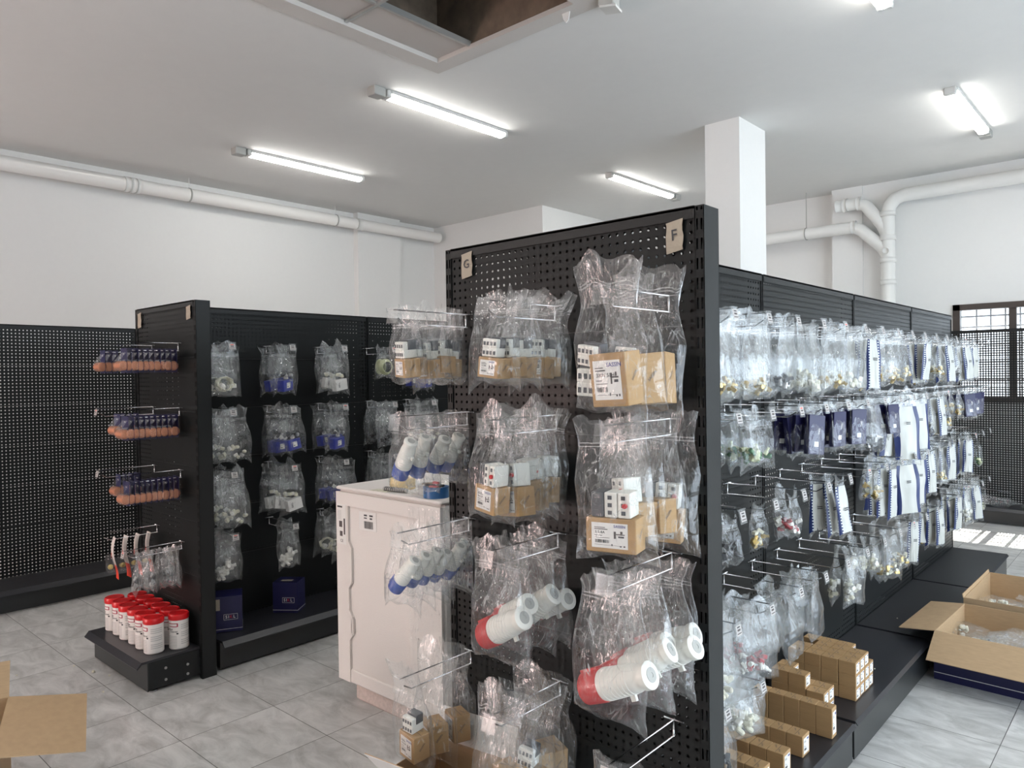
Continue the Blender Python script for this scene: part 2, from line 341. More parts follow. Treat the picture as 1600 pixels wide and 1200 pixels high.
# window with bars
wo = bpy.data.objects.new('window_1', None); COL.objects.link(wo); struct(wo); wo.location = (0, 0, 0)
b = MB(); F = M['brownframe']
b.box(WNX0, WNX1, 9.59, 9.70, WNZ1-.065, WNZ1, F); b.box(WNX0, WNX1, 9.59, 9.70, WNZ0, WNZ0+.06, F)
b.box(WNX0, WNX0+.07, 9.59, 9.70, WNZ0, WNZ1, F)
b.box(WNX1-.07, WNX1, 9.59, 9.70, WNZ0, WNZ1, F)
for x in (-1.335, -.78, -.22, .34, .9): b.box(x-.035, x+.035, 9.61, 9.68, WNZ0, WNZ1, F)
b.build('window_frame', wo)
b = MB()
x = WNX0+.20
while x < WNX1-.05:
    b.tube([(x, 9.78, WNZ0), (x, 9.78, WNZ1)], .009, M['bars'], n=6); x += .138
for z in (WNZ0+.25, WNZ0+.45, WNZ0+.65, WNZ0+.85, WNZ1-.13): b.box(WNX0, WNX1, 9.775, 9.785, z-.009, z+.009, M['bars'])
b.build('security_bars', wo)
b = MB(); b.box(WNX0+.05, WNX1-.05, 9.64, 9.646, WNZ0+.04, WNZ1-.04, M['glass']); b.build('window_glass', wo)
# ceiling hatch
h = bpy.data.objects.new('trim_1', None); COL.objects.link(h); struct(h)
b = MB(); FR = M['hatchframe']; z0 = ZC-.012
b.box(HX0-.125, HX0+.012, HY0-.12, HY1+.12, z0, ZC+.02, FR); b.box(HX1-.012, HX1+.12, HY0-.12, HY1+.12, z0, ZC+.02, FR)
b.box(HX0+.012, HX1-.012, HY1-.012, HY1+.12, z0, ZC+.02, FR); b.box(HX0+.012, HX1-.012, HY0-.12, HY0+.012, z0, ZC+.02, FR)
b.build('hatch_frame', h)
b = MB()
b.box(HX0, -3.62, HY0, 2.81, ZC+.02, ZC+.032, M['hatchtile']); b.box(HX0, -3.62, 2.835, HY1, ZC+.02, ZC+.032, M['hatchtile'])
b.box(-3.60, -2.72, HY0, 2.81, ZC+.02, ZC+.032, M['hatchtile'])
b.build('ceiling_tile', h)
b = MB(); b.box(HX0, HX1, 2.812, 2.833, ZC+.005, ZC+.045, M['alu']); b.box(-3.62, -3.60, HY0, HY1, ZC+.008, ZC+.045, M['alu']); b.build('tile_rail', h)
b = MB(); C = M['concrete']; zt = ZC+.75
b.box(HX0-.1, HX0, HY0-.1, HY1+.1, ZC+.03, zt, C); b.box(HX1, HX1+.1, HY0-.1, HY1+.1, ZC+.03, zt, C)
b.box(HX0, HX1, HY1, HY1+.1, ZC+.03, zt, C); b.box(HX0, HX1, HY0-.1, HY0, ZC+.03, zt, C); b.box(HX0-.1, HX1+.1, HY0-.1, HY1+.1, zt, zt+.1, C)
b.build('roof_void', h)
b = MB(); b.prism([(-2.84, ZC-.012), (-2.78, ZC-.012), (-2.79, ZC-.06), (-2.81, ZC-.075), (-2.83, ZC-.05)], 3.66, 3.666, M['wall']); b.build('loose_plaster_flap', h)
# pipes
P = M['pvc']
t = thing('drain_pipe', 'long white drain pipe under the ceiling along the left wall', 'pipe', (-8.2, 2, 3.66))
b = MB(); b.tube([(0, -7.1, 0), (0, 5.5, 0)], .072, P, n=20); b.build('pipe_run', t, True)
b = MB()
for yy, q in ((1.06, .045), (1.12, .045), (1.18, .045), (4.0, .12)): b = MB(); b.tube([(0, yy, 0), (0, yy+q, 0)], .079, P, n=20); b.build('coupling', t, True)
for yy in (-1.5, 1.75, 3.68):
    b = MB(); b.tube([(0, yy, .078), (0, yy, .19)], .005, P); b.tube([(.0, yy-.008, 0), (0, yy+.008, 0)], .078, M['greybox'], n=20); b.build('hanger', t, True)
t = thing('corner_drain_pipe', 'white drain pipe turning down the far wall with two branches', 'pipe', (-2.54, 9.47, 0))
b = MB(); r = .078
b.tube([(0, 0, 0), (0, 0, 3.42), (.02, 0, 3.52), (.08, 0, 3.60), (.18, 0, 3.63), (5.9, 0, 3.63)], r, P, n=20); b.build('main_pipe', t, True)
b = MB(); b.tube([(-.58, 0, 3.61), (-.34, 0, 3.61), (-.24, 0, 3.57), (-.06, 0, 3.32), (0, 0, 3.18)], .072, P, n=20)
b.tube([(-3.6, 0, 3.33), (-.40, 0, 3.33), (-.30, 0, 3.29), (-.07, 0, 3.06), (0, 0, 2.95)], .072, P, n=20); b.build('branch', t, True)
b = MB()
for z in (2.60, 2.86, 3.12, 3.40): b = MB(); b.tube([(0, 0, z), (0, 0, z+.06)], .087, P, n=20); b.build('collar', t, True)
for x, z in ((-.5, 3.61), (-.34, 3.61), (-.40, 3.33)): b = MB(); b.tube([(x, 0, z), (x+.05, 0, z)], .081, P, n=20); b.build('collar', t, True)
b = MB(); b.tube([(0, -.07, 2.99), (0, -.10, 2.99)], .035, P, n=16); b.build('cleaning_cap', t, True)
b = MB(); b.tube([(-.95, 0, 3.40), (-.95, 0, ZC)], .005, M['greybox']); b.tube([(-.955, 0, 3.33), (-.945, 0, 3.33)], .079, M['greybox'], n=20); b.build('hanger', t, True)
# lamps
def lamp(x, y, lab, boxend):
    t = thing('ceiling_batten_lamp', lab, 'ceiling lamp', (x, y, ZC), 0, 'lit batten lamps on the ceiling')
    b = MB(); b.box(-.05, .05, -.66, .66, -.028, 0, M['lampbody']); b.box(-.045, .045, .655, .70, -.06, 0, M['lampbody'], ch=.008); b.box(-.045, .045, -.70, -.655, -.06, 0, M['lampbody'], ch=.008); b.build('housing', t)
    b = MB(); pr = [(.048*math.cos(a), -.028-.036*math.sin(a)) for a in [math.pi*k/10 for k in range(11)]]; b.prism(pr, -.655, .655, M['lampon']); b.build('diffuser', t, 'auto')
    if boxend:
        b = MB(); y0 = .72*boxend; b.box(-.05, .05, y0, y0+.11*boxend, -.07, 0, M['greybox'], ch=.006); b.tube([(0, .68*boxend, -.03), (0, y0, -.03)], .012, M['greybox']); b.build('junction_box', t)
lamp(-4.63, 4.38, 'lit batten lamp on the ceiling just beyond the open hatch', -1)
lamp(-6.80, 4.38, 'lit batten lamp nearest the left wall drain pipe', -1)
lamp(-4.73, 7.60, 'lit batten lamp above the far end, left of the square column', 1)
lamp(-1.35, 7.46, 'lit batten lamp over the far end of the long gondola', 1)
lamp(-1.32, 4.22, 'lit batten lamp cut by the top edge of the picture', 0)
for x, y in ((-1.3, -.4), (1.6, 4.3), (1.6, .5), (-4.63, -1.6), (-2.9, -3.0), (-6.8, -3.2)): lamp(x, y, 'lit unseen batten lamp on the ceiling out of view', 0)  # unseen; the last three are added to brighten the front of the room
t = thing('junction_box', 'square white junction box hanging open beside the ceiling hatch', 'junction box', (-2.53, 3.72, ZC), R(12))
b = MB(); b.box(-.05, .05, -.05, .05, -.06, 0, M['greybox'], ch=.006); b.build('housing', t)
b = MB(); b.box(-.052, .052, -.052, .052, -.075, -.062, M['lampbody'], T=TR(.02, 0, 0, 0, 8)); b.build('cover', t)

# ------------------------------------------------------------------ gondolas
def panel(x0, x1, z0, z1, y, parent, name='back_panel', pm='perf'):      # perforated, local: width along X, faces -Y
    b = MB(); g = .0012; W_ = x1-x0; H_ = z1-z0
    b.box(g, W_-g, 0, .0004, .0003, H_-.0003, M[pm]); b.box(g, W_-g, .0004, .012, .0003, .0025, M['paint']); b.box(g, W_-g, .0004, .012, H_-.0025, H_-.0003, M['paint'])
    return b.build(name, parent, loc=(x0, y, z0))
def unit(name, label, loc, rz, wid, depth_f, panels=True, back=True, endposts=True, sides=(1,), zb=.17, bolts=False, group=None, top=2.02, postw=.026, base_w=None, pm='perf', lip=.8, by=.068, bz=0):
    t = thing(name, label, 'shop shelving', loc, rz, group)
    hw = wid/2
    for s in (-1, 1):                                                      # slotted posts
        b = MB(); x = s*(hw+postw/2); q = postw/2
        b.box(-q, q, 0, .0015, 0, top, M['slot']); b.box(-q, q, .078, .0795, 0, top, M['slot'])
        b.box(-q, -q+.0015, 0, .0795, 0, top, M['paint']); b.box(q-.0015, q, 0, .0795, 0, top, M['paint']); b.box(-q, q, 0, .0795, top, top+.003, M['paint'])
        b.build('post', t, loc=(x, 0, 0))
    z = top; k = 0
    while z > .20:
        zz = z-.295 if k else z-.30
        if zz < .25: zz = .158
        panel(-hw, hw, zz, z, .004, t, pm=pm)
        if back: panel(-hw, hw, zz+bz, z+bz-(bz if not k else 0), by, t)
        z = zz; k += 1
    b = MB(); b.box(-hw, hw, -.002, .076, top-.004, top+.004, M['paint']); b.box(-hw, hw, -.002, -.0005, top-.028, top+.002, M['paint']); b.build('top_rail', t)
    bw = (base_w or wid)/2
    for s in sides:
        yb, yf = (0, -depth_f) if s > 0 else (.08, .08+depth_f)
        sg = -s
        b = MB(); b.box(-bw, bw, yb, yf, zb-.012, zb, M['shelf'])
        pr = [(0, 0), (.0, -.012), (-.028, -.038), (-.03, -.034), (-.006, -.004)]
        # rolled front lip, sloping out and down
        vs_ = []
        for x in (-bw, bw):
            for (a, c) in ((0, 0), (.03, -.035), (.026, -.042), (-.006, -.012)): vs_.append((x, yf+sg*a*lip, zb+c*lip-(.0 if c > -.01 else 0)))
        b.add(vs_, [(0, 1, 5, 4), (1, 2, 6, 5), (2, 3, 7, 6), (3, 0, 4, 7), (3, 2, 1, 0), (4, 5, 6, 7)], M['shelf'])
        b.build('base_shelf', t)
        b = MB(); yk = yf-sg*(.035 if lip > .5 else .010); b.box(-bw, bw, yk, yk+sg*.006, .012, zb-.014, M['kick']); b.build('kick_plate', t)
        for e in (-1, 1):
            b = MB(); xe = e*(bw-.004); b.box(xe-.003, xe+.003, yb, yk, .018, zb-.014, M['paint'])
            if bolts:
                for (fy, fz) in ((.25, .095), (.25, .045), (.68, .11), (.68, .05)):
                    yy = yb+(yk-yb)*fy; b.tube([(xe+e*.003, yy, fz), (xe+e*.008, yy, fz)], .007, M['steel'], n=8)
            b.build('bracket', t)
            if bolts:
                b = MB(); yy = yb+(yk-yb)*.88; b.lathe([(.024, 0), (.024, .006), (.012, .01), (.006, .012), (.006, .03)], M['steel'], T=TR(xe-e*.03, yy, 0), n=14); b.build('foot', t, 'auto')
    return t
def mtape(parent, x, z, letter, sz=(.048, .08), y=-.004):
    b = MB(); n = 6; vs_ = []; w_, h_ = sz
    for i in range(n+1):
        zz = h_/2-h_*i/n
        for u in (-1, 1): vs_.append((x+u*(w_/2-.0012*math.sin(i*1.3))+.001*math.sin(i*2.1+u), y-.0008*math.sin(i*1.7), z+zz+u*.004*(1 if i in (0, n) else 0)))
    fs = [(2*i, 2*i+2, 2*i+3, 2*i+1) for i in range(n)]
    b.add(vs_, fs, M['masking']); b.add([(a, c-.0012, d) for a, c, d in vs_], fs, M['masking'])
    o = b.build('masking_tape_label', parent)
    if letter:
        b = MB(); b.text(letter, .04, M['ink'], tmat((x, y-.003, z+.002), (1, 0, .08), (-.06, 0, 1))); b.build('handwritten_letter', o)
    o['label'] = 'torn beige masking tape' + (' marked %s' % letter if letter else '')
# main tall end unit
CY = 1.71
main_cap = unit('gondola_end_unit', 'tall black perforated end panel with tape labels G and F', (-1.361, CY, 0), 0, .90, .40, base_w=.9, by=.084, bz=.013)
mtape(main_cap, -.370, 1.962, 'G'); mtape(main_cap, .395, 1.952, 'F')
# long run, faces +X (local -Y -> +X)
for i, (y0, y1) in enumerate(((1.93, 3.12), (3.14, 4.34), (4.36, 5.54), (5.56, 6.74))):
    unit('gondola_shelving_unit', '%s black perforated shelving bay of the long gondola behind the tall end panel' % ORD[i], (-1.345, (y0+y1)/2, 0), R(90), y1-y0-.004, .365, sides=(1, -1), group='bays of the long black gondola', postw=.008, lip=.4)
# filler between end panel and run
b = MB(); b.box(-1.389, -1.347, 1.80, 1.915, .0, 2.018, M['paint']); fill = b.build('joining_panel'); fill.parent = main_cap; fill.matrix_parent_inverse = main_cap.matrix_world.inverted() if False else Matrix.Translation((1.361, -CY, 0))
# left gondola
lcap = unit('gondola_end_unit', 'black perforated end unit with copper coil packs and red lidded tubs', (-4.265, 1.79, 0), 0, .74, .30, bolts=True, postw=.028)
mtape(lcap, -.325, 1.955, '', (.05, .085)); mtape(lcap, .322, 1.96, '', (.05, .07))
for i, (y0, y1) in enumerate(((1.90, 3.17), (3.19, 4.43), (4.45, 5.69))):
    unit('gondola_shelving_unit', '%s black shelving bay hung with bags, left of the wrapped white appliance' % ORD[i], (-4.235, (y0+y1)/2, 0), R(90), y1-y0-.004, .37, sides=(1, -1), group='bays of the left black gondola', postw=.008)
for i in range(5):
    y0 = -.03+1.24*i
    unit('gondola_shelving_unit', '%s black perforated bay of the empty gondola by the left wall' % ORD[i], (-6.36, y0+.61, 0), R(90), 1.22, .40, sides=(1,), back=False, group='bays of the empty gondola by the left wall', postw=.008)
for i in range(3):
    x0 = -3.10+1.24*i
    unit('gondola_shelving_unit', '%s black perforated bay standing in front of the barred window' % ORD[i], (x0+.61, 9.30, 0), 0, 1.22, .42, sides=(1,), back=False, group='bays in front of the window', postw=.008, top=2.01, pm='perfc')

# ------------------------------------------------------------------ bag film
def film_geo(w_, h_, th, seed, top=.055, flop=.0, pinch=.8, nu=14, nv=20):
    V = []; UV = []; rr = random.Random(seed); o = seed*3.7; skew = rr.uniform(-.12, .12); fy = rr.uniform(-1, 1)*flop
    pk = [(rr.uniform(-1, 1), rr.uniform(.25, .6), rr.uniform(-.03, .035)) for _ in range(3)]; ctw = [sum(a*max(0, 1-abs((-1+2*i/nu)-c)/w2) for c, w2, a in pk)-.012*abs(-1+2*i/nu)*rr.choice((0, 1)) for i in range(nu+1)]; ba, bb = rr.uniform(0, .028), rr.uniform(0, .028)
    for side in (-1, 1):
        for j in range(nv+1):
            v = j/nv; z = top-h_*v; dz = -z
            hang = min(1, abs(z)/.09)
            hw = w_/2*(pinch+(1-pinch)*(hang**1.2))*(1-.04*math.sin(v*9+seed))
            if v > .93: hw *= 1.03
            k = max(0, min(1, (v-.22)/.35)); k = k*k*(3-2*k)
            e = 1-max(0, (v-.90)/.10)**2
            t_ = max(.0012, th*k*max(e, 0.03))
            for i in range(nu+1):
                u = -1+2*i/nu
                prof = max(0, 1-abs(u)**2.6)**.7
                nx = noise.noise(Vector((u*2.3+o, v*3.1, side*.7+o))); n2 = abs(noise.noise(Vector((u*5+o, v*2.2+o, side*2.0)))); nc = noise.noise(Vector((u*1.6-o, v*2.1, .3)))
                y = side*(t_*prof*(1+.35*nx)+.0008)+nc*.010*(1-.6*k)+(.5-n2)*.009*side*prof*(.4+k)
                if z > 0: y += fy*(z/.1)**1.3*.05+.012*(z/top)*math.sin(u*3+seed)
                x = u*hw+skew*max(0, z)*1.0+.005*nx
                zz = z + (ctw[i]*(z/top if z > 0 else 0)) + (.006*math.sin(u*5+seed) if v > .95 else 0) - ((ba if u < 0 else bb)*abs(u)**4*max(0, (v-.75)/.25))
                V.append((x, y, zz)); UV.append(((u+1)*.5*w_+seed*.37+side*.2, h_*v))
    F_ = []; n1 = (nu+1)
    for s_ in (0, 1):
        of = s_*(nv+1)*n1
        for j in range(nv):
            for i in range(nu):
                q = (of+j*n1+i, of+(j+1)*n1+i, of+(j+1)*n1+i+1, of+j*n1+i+1)
                F_.append(q if s_ == 0 else q[::-1])
    of = (nv+1)*n1
    for j in range(nv):                                                # side seams
        F_.append((j*n1, of+j*n1, of+(j+1)*n1, (j+1)*n1)); F_.append((j*n1+nu, (j+1)*n1+nu, of+(j+1)*n1+nu, of+j*n1+nu))
    for i in range(nu): F_.append((nv*n1+i, nv*n1+i+1, of+nv*n1+i+1, of+nv*n1+i)[::-1])
    return V, F_, UV
def film_part(parent, w_, h_, th, seed, mt='film', **k):
    V, F_, UV = film_geo(w_, h_, th, seed, **k); b = MB(); b.add(V, F_, M[mt]); b.uv = UV
    return b.build('plastic_bag', parent, True)

def label_geo(b, w_, h_, T, txt='SASSIN', sub=None, detail=True):         # on the plane z=0 of T, facing +z
    b.box(-w_/2, w_/2, -h_/2, h_/2, 0, .0004, M['paper'], T=T)
    U = T @ Matrix.Translation((0, 0, .0008))
    def q(x0, x1, y0, y1, m='ink'): b.add([(x0*w_, y0*h_, 0), (x1*w_, y0*h_, 0), (x1*w_, y1*h_, 0), (x0*w_, y1*h_, 0)], [(0, 1, 2, 3)], M[m], U)
    if detail: b.text(txt, h_*.15, M['inkb'], U @ Matrix.Translation((w_*.28, h_*.38, 0)))
    else: q(.12, .44, .32, .42, 'inkb')
    if sub: b.text(sub, h_*.14, M['ink'], U @ Matrix.Translation((-w_*.40, h_*.12, 0)), 'LEFT')
    q(-.42, -.12, .30, .325, 'inkg'); q(-.42, -.05, .23, .26); q(-.42, -.2, -.02, .0, 'inkg'); q(-.42, .0, -.10, -.085, 'inkg')
    if detail:
        x = -.40; rr = random.Random(5)
        while x < -.02: ww = rr.choice((.008, .014, .02)); q(x, x+ww, -.30, -.17); x += ww+rr.choice((.008, .014))
        q(.16, .42, .05, .09, 'inkg'); q(.12, .18, -.1, .18, 'inkg'); q(.24, .40, -.06, .01, 'ink'); q(.30, .36, .1, .2, 'inkg')
        q(-.42, .35, -.38, -.37, 'inkg'); q(.05, .08, -.40, -.32); q(.28, .33, -.42, -.38, 'ink'); q(.38, .43, -.42, -.36, 'inkg')
    else:
        q(-.40, .0, -.30, -.17)
def carton_parts(parent, w_, d_, h_, T=None, lab=True, front=None, detail=True, name='carton', sub=None, prints=True, mt='kraft', lw=None):
    T = T or Matrix()
    b = MB(); b.box(-w_/2, w_/2, -d_/2, d_/2, 0, h_, M[mt], T=T, ch=.0018)
    b.box(-w_/2+.003, w_/2-.003, -.0006, .0006, h_, h_+.0003, M['inkg'], T=T)
    c = b.build(name, parent)
    if prints:
        b = MB()
        for (x, y, a) in ((w_*.15, d_*.2, 25), (-w_*.2, -d_*.15, 25)):
            b.text('SASSIN', min(w_, d_)*.12, M['inkg'], T @ Matrix.Translation((x, y, h_+.0009)) @ Matrix.Rotation(R(a), 4, 'Z'))
        b.text('SASSIN', min(h_, d_)*.15, M['inkg'], T @ tmat((w_/2+.0009, 0, h_*.55), (0, 1, 1), (0, -1, 1)))
        b.text('SASSIN', min(h_, w_)*.13, M['inkg'], T @ tmat((-w_*.1, -d_/2-.0004, h_*.3), (1, 0, .8), (-.8, 0, 1)))
        b.build('print', c)
    if lab:
        b = MB(); lw = lw or w_*.72
        label_geo(b, lw, h_*.74, T @ tmat((-w_*.02, -d_/2-.0006, h_*.5), (1, 0, 0), (0, 0, 1)), sub=sub, detail=detail)
        o = b.build('label', c)
    return c
def contactor(b, T, w_=.045, d_=.05, h_=.055):
    b.box(-w_/2, w_/2, -d_/2, d_/2, 0, h_*.45, M['white'], T=T, ch=.002); b.box(-w_/2, w_/2, -d_*.1, d_/2, h_*.45, h_, M['dgrey'], T=T, ch=.002)
    b.box(-w_/2, w_/2, -d_/2, -d_*.12, h_*.45, h_*.9, M['white'], T=T, ch=.002)
    for i in range(4):
        for zz in (.2, .66): 
            x = -w_*.36+w_*.24*i; b.box(x-w_*.07, x+w_*.07, -d_/2-.0012, -d_/2, h_*(zz-.09), h_*(zz+.09), M['dgrey'], T=T)
def breaker(b, T, w_=.09, d_=.055, h_=.06):
    for i in range(3):
        x = -w_/2+w_/3*i; b.box(x+.001, x+w_/3-.001, -d_/2, d_/2, 0, h_, M['dgrey'] if i == 0 else M['white'], T=T, ch=.002)
        for zz in (.2, .5, .8): b.box(x+w_*.1, x+w_*.2, -d_/2-.0012, -d_/2, h_*(zz-.08), h_*(zz+.08), M['dgrey'], T=T)
    b.lathe([(.006, 0), (.006, .006), (.005, .007)], M['red'], T=T @ TR(w_*.36, -d_/2, h_*.5, 90), n=12)
def plug(parent, L_, r_, tipmat, ang, T):       # ribbed gland body with sleeve
    A = T @ Matrix.Rotation(R(90-ang), 4, 'Y')
    b = MB(); pr = [(r_*.96, 0)]; n = 7
    for i in range(n):
        z = L_*.04+L_*.42*i/n; rr = r_*(1-.12*i/n); pr += [(rr, z), (rr, z+L_*.035), (rr*.955, z+L_*.042), (rr*.955, z+L_*.055)]
    pr += [(r_*.84, L_*.50), (r_*.80, L_*.52), (r_*.74, L_*.56), (r_*.74, L_*.60), (r_*.82, L_*.61), (r_*.82, L_*.685), (r_*.70, L_*.70), (r_*.45, L_*.70)]
    b.lathe(pr, M['white'], T=A, n=26); b.box(r_*.7, r_*1.25, -.004, .004, L_*.33, L_*.40, M['white'], T=A)
    b.build('gland_body', parent, 'auto')
    b = MB(); b.lathe([(r_*.44, L_*.701), (r_*.44, L_*.706), (r_*.15, L_*.707), (r_*.15, L_*.70)], M['greybox'], T=A, n=20); b.build('rubber_seal', parent)
    b = MB(); b.lathe([(r_*.90, -L_*.30), (r_*1.0, -L_*.28), (r_*1.04, -L_*.02), (r_*1.0, 0)], M[tipmat], T=A, n=26); b.box(-r_*1.12, r_*-.9, -r_*.3, r_*.3, -L_*.28, -L_*.02, M[tipmat], T=A); b.build('coloured_sleeve', parent, 'auto')
seedc = [100]
def nseed(): seedc[0] += 1; return seedc[0]
def p_carton(wd=(.075, .055, .075), bag=(.17, .22, .034), dev='contactor', yaw=0, tilt=0, sub='4-6.3A', detail=True, top=.055, mt='film', dw=0, dx=0, lw=None, flop=.6):
    t = thing('bagged_switch', 'x', 'bagged product', (0, 0, -5))
    w_, d_, h_ = wd; zb = top-bag[1]+.018
    T = TR(dx, 0, zb, 0, tilt, yaw)
    carton_parts(t, w_, d_, h_, T, sub=sub, detail=detail, lw=lw)
    b = MB()
    if dev == 'contactor': contactor(b, T @ TR(-w_*.1, 0, h_+.002, 0, 0, 8))
    elif dev == 'breaker': breaker(b, T @ TR(0, 0, h_+.002), w_=w_*.8)
    elif dev == 'side': contactor(b, TR(-.06, .0, zb+.02, 0, 3, 20), .06, .06, .075); contactor(b, TR(-.055, .0, zb+.095, 0, 5, -10), .06, .05, .055)
    if dev: b.build('switch_block', t)
    film_part(t, bag[0], bag[1], max(bag[2], d_/2+.006), nseed(), mt, top=top, flop=flop)
    return t
def p_plug(L_, r_, tip, ang, bag, top=.055, dx=0, cat='bagged product'):
    t = thing('bagged_plug', 'x', cat, (0, 0, -5)); zb = top-bag[1]
    plug(t, L_, r_, tip, ang, TR(dx, 0, zb+r_+.012+L_*.30*math.sin(R(ang))))
    film_part(t, bag[0], bag[1], r_+.008, nseed(), 'film', top=top, flop=.6)
    return t
def p_bits(kind, bag=(.14, .26, .02), top=.045, mt='filmh', detail=1):
    t = thing('bagged_parts', 'x', 'bagged product', (0, 0, -5)); w_, h_, th = bag; zb = top-h_+.014; sd = nseed(); rr = random.Random(sd); b = MB()
    nm = 'small_parts'
    if kind in ('brass', 'steel', 'redbits', 'greenbits', 'dark'):
        m1 = {'brass': ('brass', 'cream'), 'steel': ('steel', 'dgrey'), 'redbits': ('pinkred', 'white'), 'greenbits': ('green', 'coilg'), 'dark': ('black', 'dgrey')}[kind]
        for i in range(11):
            T = TR(rr.uniform(-.36, .36)*w_, rr.uniform(-.4, .4)*th, zb+rr.uniform(.004, .055), rr.uniform(0, 180), rr.uniform(0, 180), rr.uniform(0, 180)); m_ = M[rr.choice(m1)]
            if rr.random() < .5: b.lathe([(.008, -.014), (.008, 0), (.005, .001), (.005, .014)], m_, T=T, n=10)
            else: b.box(-.012, .012, -.006, .006, -.007, .007, m_, T=T, ch=.001)
        nm = 'metal_fittings' if kind in ('brass', 'steel') else 'plastic_fittings'
    elif kind == 'fittings':
        for i in range(5):
            T = TR(rr.uniform(-.25, .25)*w_, rr.uniform(-.3, .3)*th, zb+.02+rr.uniform(0, .06), rr.uniform(0, 90), rr.uniform(-90, 90), rr.uniform(0, 180))
            b.tube([(0, 0, -.035), (0, 0, .035)], .010, M['white'], T, n=12); b.tube([(0, 0, .0), (.032, 0, 0)], .010, M['white'], T, n=12); b.tube([(.028, 0, 0), (.036, 0, 0)], .013, M['white'], T, n=12)
        nm = 'pipe_fittings'
    elif kind == 'cable':
        for i in range(7):
            c = [(.045*math.cos(a)*rr.uniform(.8, 1.1)+rr.uniform(-.008, .008), rr.uniform(-.5, .5)*th, zb+.05+.038*math.sin(a)) for a in [k*.7 for k in range(10)]]
            b.tube(c, .0035, M['cream'], n=6)
        nm = 'cable'
        for i in range(3): b.box(-.015, .015, -.01, .01, -.012, .012, M['white'], T=TR(rr.uniform(-.04, .05), 0, zb+rr.uniform(.02, .06), 0, rr.uniform(-40, 40), rr.uniform(-40, 40)), ch=.003)
    elif kind == 'coil':
        for k in range(5):
            c = [((.038+.003*k)*math.cos(a), -.012+.006*k, zb+.055+(.038+.003*k)*math.sin(a)) for a in [q*math.pi/10 for q in range(21)]]
            b.tube(c, .0035, M['coilg'], n=6)
        nm = 'coil'
    elif kind in ('blue', 'whitebox'):
        m_ = M['blueb'] if kind == 'blue' else M['paper']; ta = rr.uniform(-9, 9); T = TR(rr.uniform(-.01, .02), 0, zb+.004, 0, ta, rr.uniform(-14, 14))
        b.box(-.048, .048, -.022, .022, 0, .066, m_, T=T, ch=.0015); nm = 'small_carton'
        c = b.build(nm, t); b = MB()
        if kind == 'blue': label_geo(b, .034, .032, T @ tmat((0, -.0226, .034), (1, 0, 0), (0, 0, 1)), detail=False)
        else: b.text('SIKL', .017, M['ink'], T @ tmat((-.02, -.0228, .034), (0, 0, 1), (-1, 0, 0))); b.text('SIKL', .017, M['ink'], T @ tmat((-.02, -.0224, .034), (0, 0, 1), (-1, 0, 0)))
        b.build('label', c); b = MB()
        for i in range(5): b.lathe([(.009, -.012), (.011, 0), (.007, .012)], M[rr.choice(('white', 'steel', 'dgrey') if kind == 'blue' else ('white', 'cream'))], T=TR(rr.uniform(-.035, .04), 0, zb+.080+rr.uniform(0, .02), rr.uniform(0, 180), rr.uniform(0, 90), 0), n=10)
        nm = 'small_parts'
    elif kind == 'card':                                            # tall flat navy box
        T = TR(0, 0, zb+.004, 0, rr.uniform(-3, 3), rr.uniform(-12, 12)); b.box(-.042, .042, -.012, .012, 0, .155, M['navy'], T=T, ch=.0012)
        c = b.build('flat_navy_box', t); b = MB(); b.text('SIKL', .014, M['paper'], T @ tmat((.01, -.0128, .09), (0, 0, -1), (1, 0, 0))); b.box(-.012, .010, -.0126, -.0121, .03, .05, M['paper'], T=T); b.build('label', c); b = None
    elif kind == 'strip':                                           # printed white header with navy marked edges
        b = None
    elif kind == 'bulk':
        for i in range(10):
            T = TR(rr.uniform(-.32, .32)*w_, rr.uniform(-.6, .6)*th, zb+rr.uniform(.01, .07), rr.uniform(0, 180), rr.uniform(0, 180), 0)
            if i % 2: b.lathe([(.007, -.016), (.010, -.010), (.010, .008), (.006, .014)], M['cream'], T=T, n=10); continue
            b.box(-.012, .012, -.008, .008, -.009, .009, M[rr.choice(('white', 'white', 'cream', 'greybox'))], T=T, ch=.002)
    elif kind == 'empty': b = None
    if b: b.build(nm, t, 'auto' if kind in ('cable', 'coil', 'fittings') else False)
    if kind == 'strip':
        V, F_, UV = film_geo(w_, h_, .010, sd, top=top, nu=12, nv=16, flop=.3); b = MB(); b.add(V, F_, M['filmh']); b.uv = UV; fo = b.build('plastic_bag', t, True)
        n1 = 13; b = MB(); st = M['strip']; bd = M['band']
        for (i0, i1, m_) in ((2, 10, st), (0, 2, bd), (10, 12, bd)):
            vs_ = []; fs = []; k = i1-i0+1
            for j in range(3, 16):
                for i in range(i0, i1+1): x, y, z = V[j*n1+i]; vs_.append((x, y-.0012, z))
            for j in range(12):
                for i in range(k-1): fs.append((j*k+i, (j+1)*k+i, (j+1)*k+i+1, j*k+i+1))
            b.add(vs_, fs, m_)
        o = b.build('printed_header', t, True)
        b = MB(); ym = min(v[1] for v in V)-.001
        b.box(-.012, .012, ym, ym+.0006, -.105, -.101, M['ink']); b.box(-.012, .012, ym, ym+.0006, -.113, -.109, M['ink']); b.build('print', t)
        b = MB()
        for i in range(4): b.lathe([(.006, -.012), (.008, 0), (.005, .012)], M[rr.choice(('brass', 'dgrey', 'steel'))], T=TR(rr.uniform(-.02, .02), 0, zb+rr.uniform(0, .02), rr.uniform(0, 180), rr.uniform(0, 90), 0), n=8)
        b.build('metal_fittings', t)
    else:
        film_part(t, w_, h_, th, sd, mt, top=top, flop=.5, nu=12, nv=16)
    return t

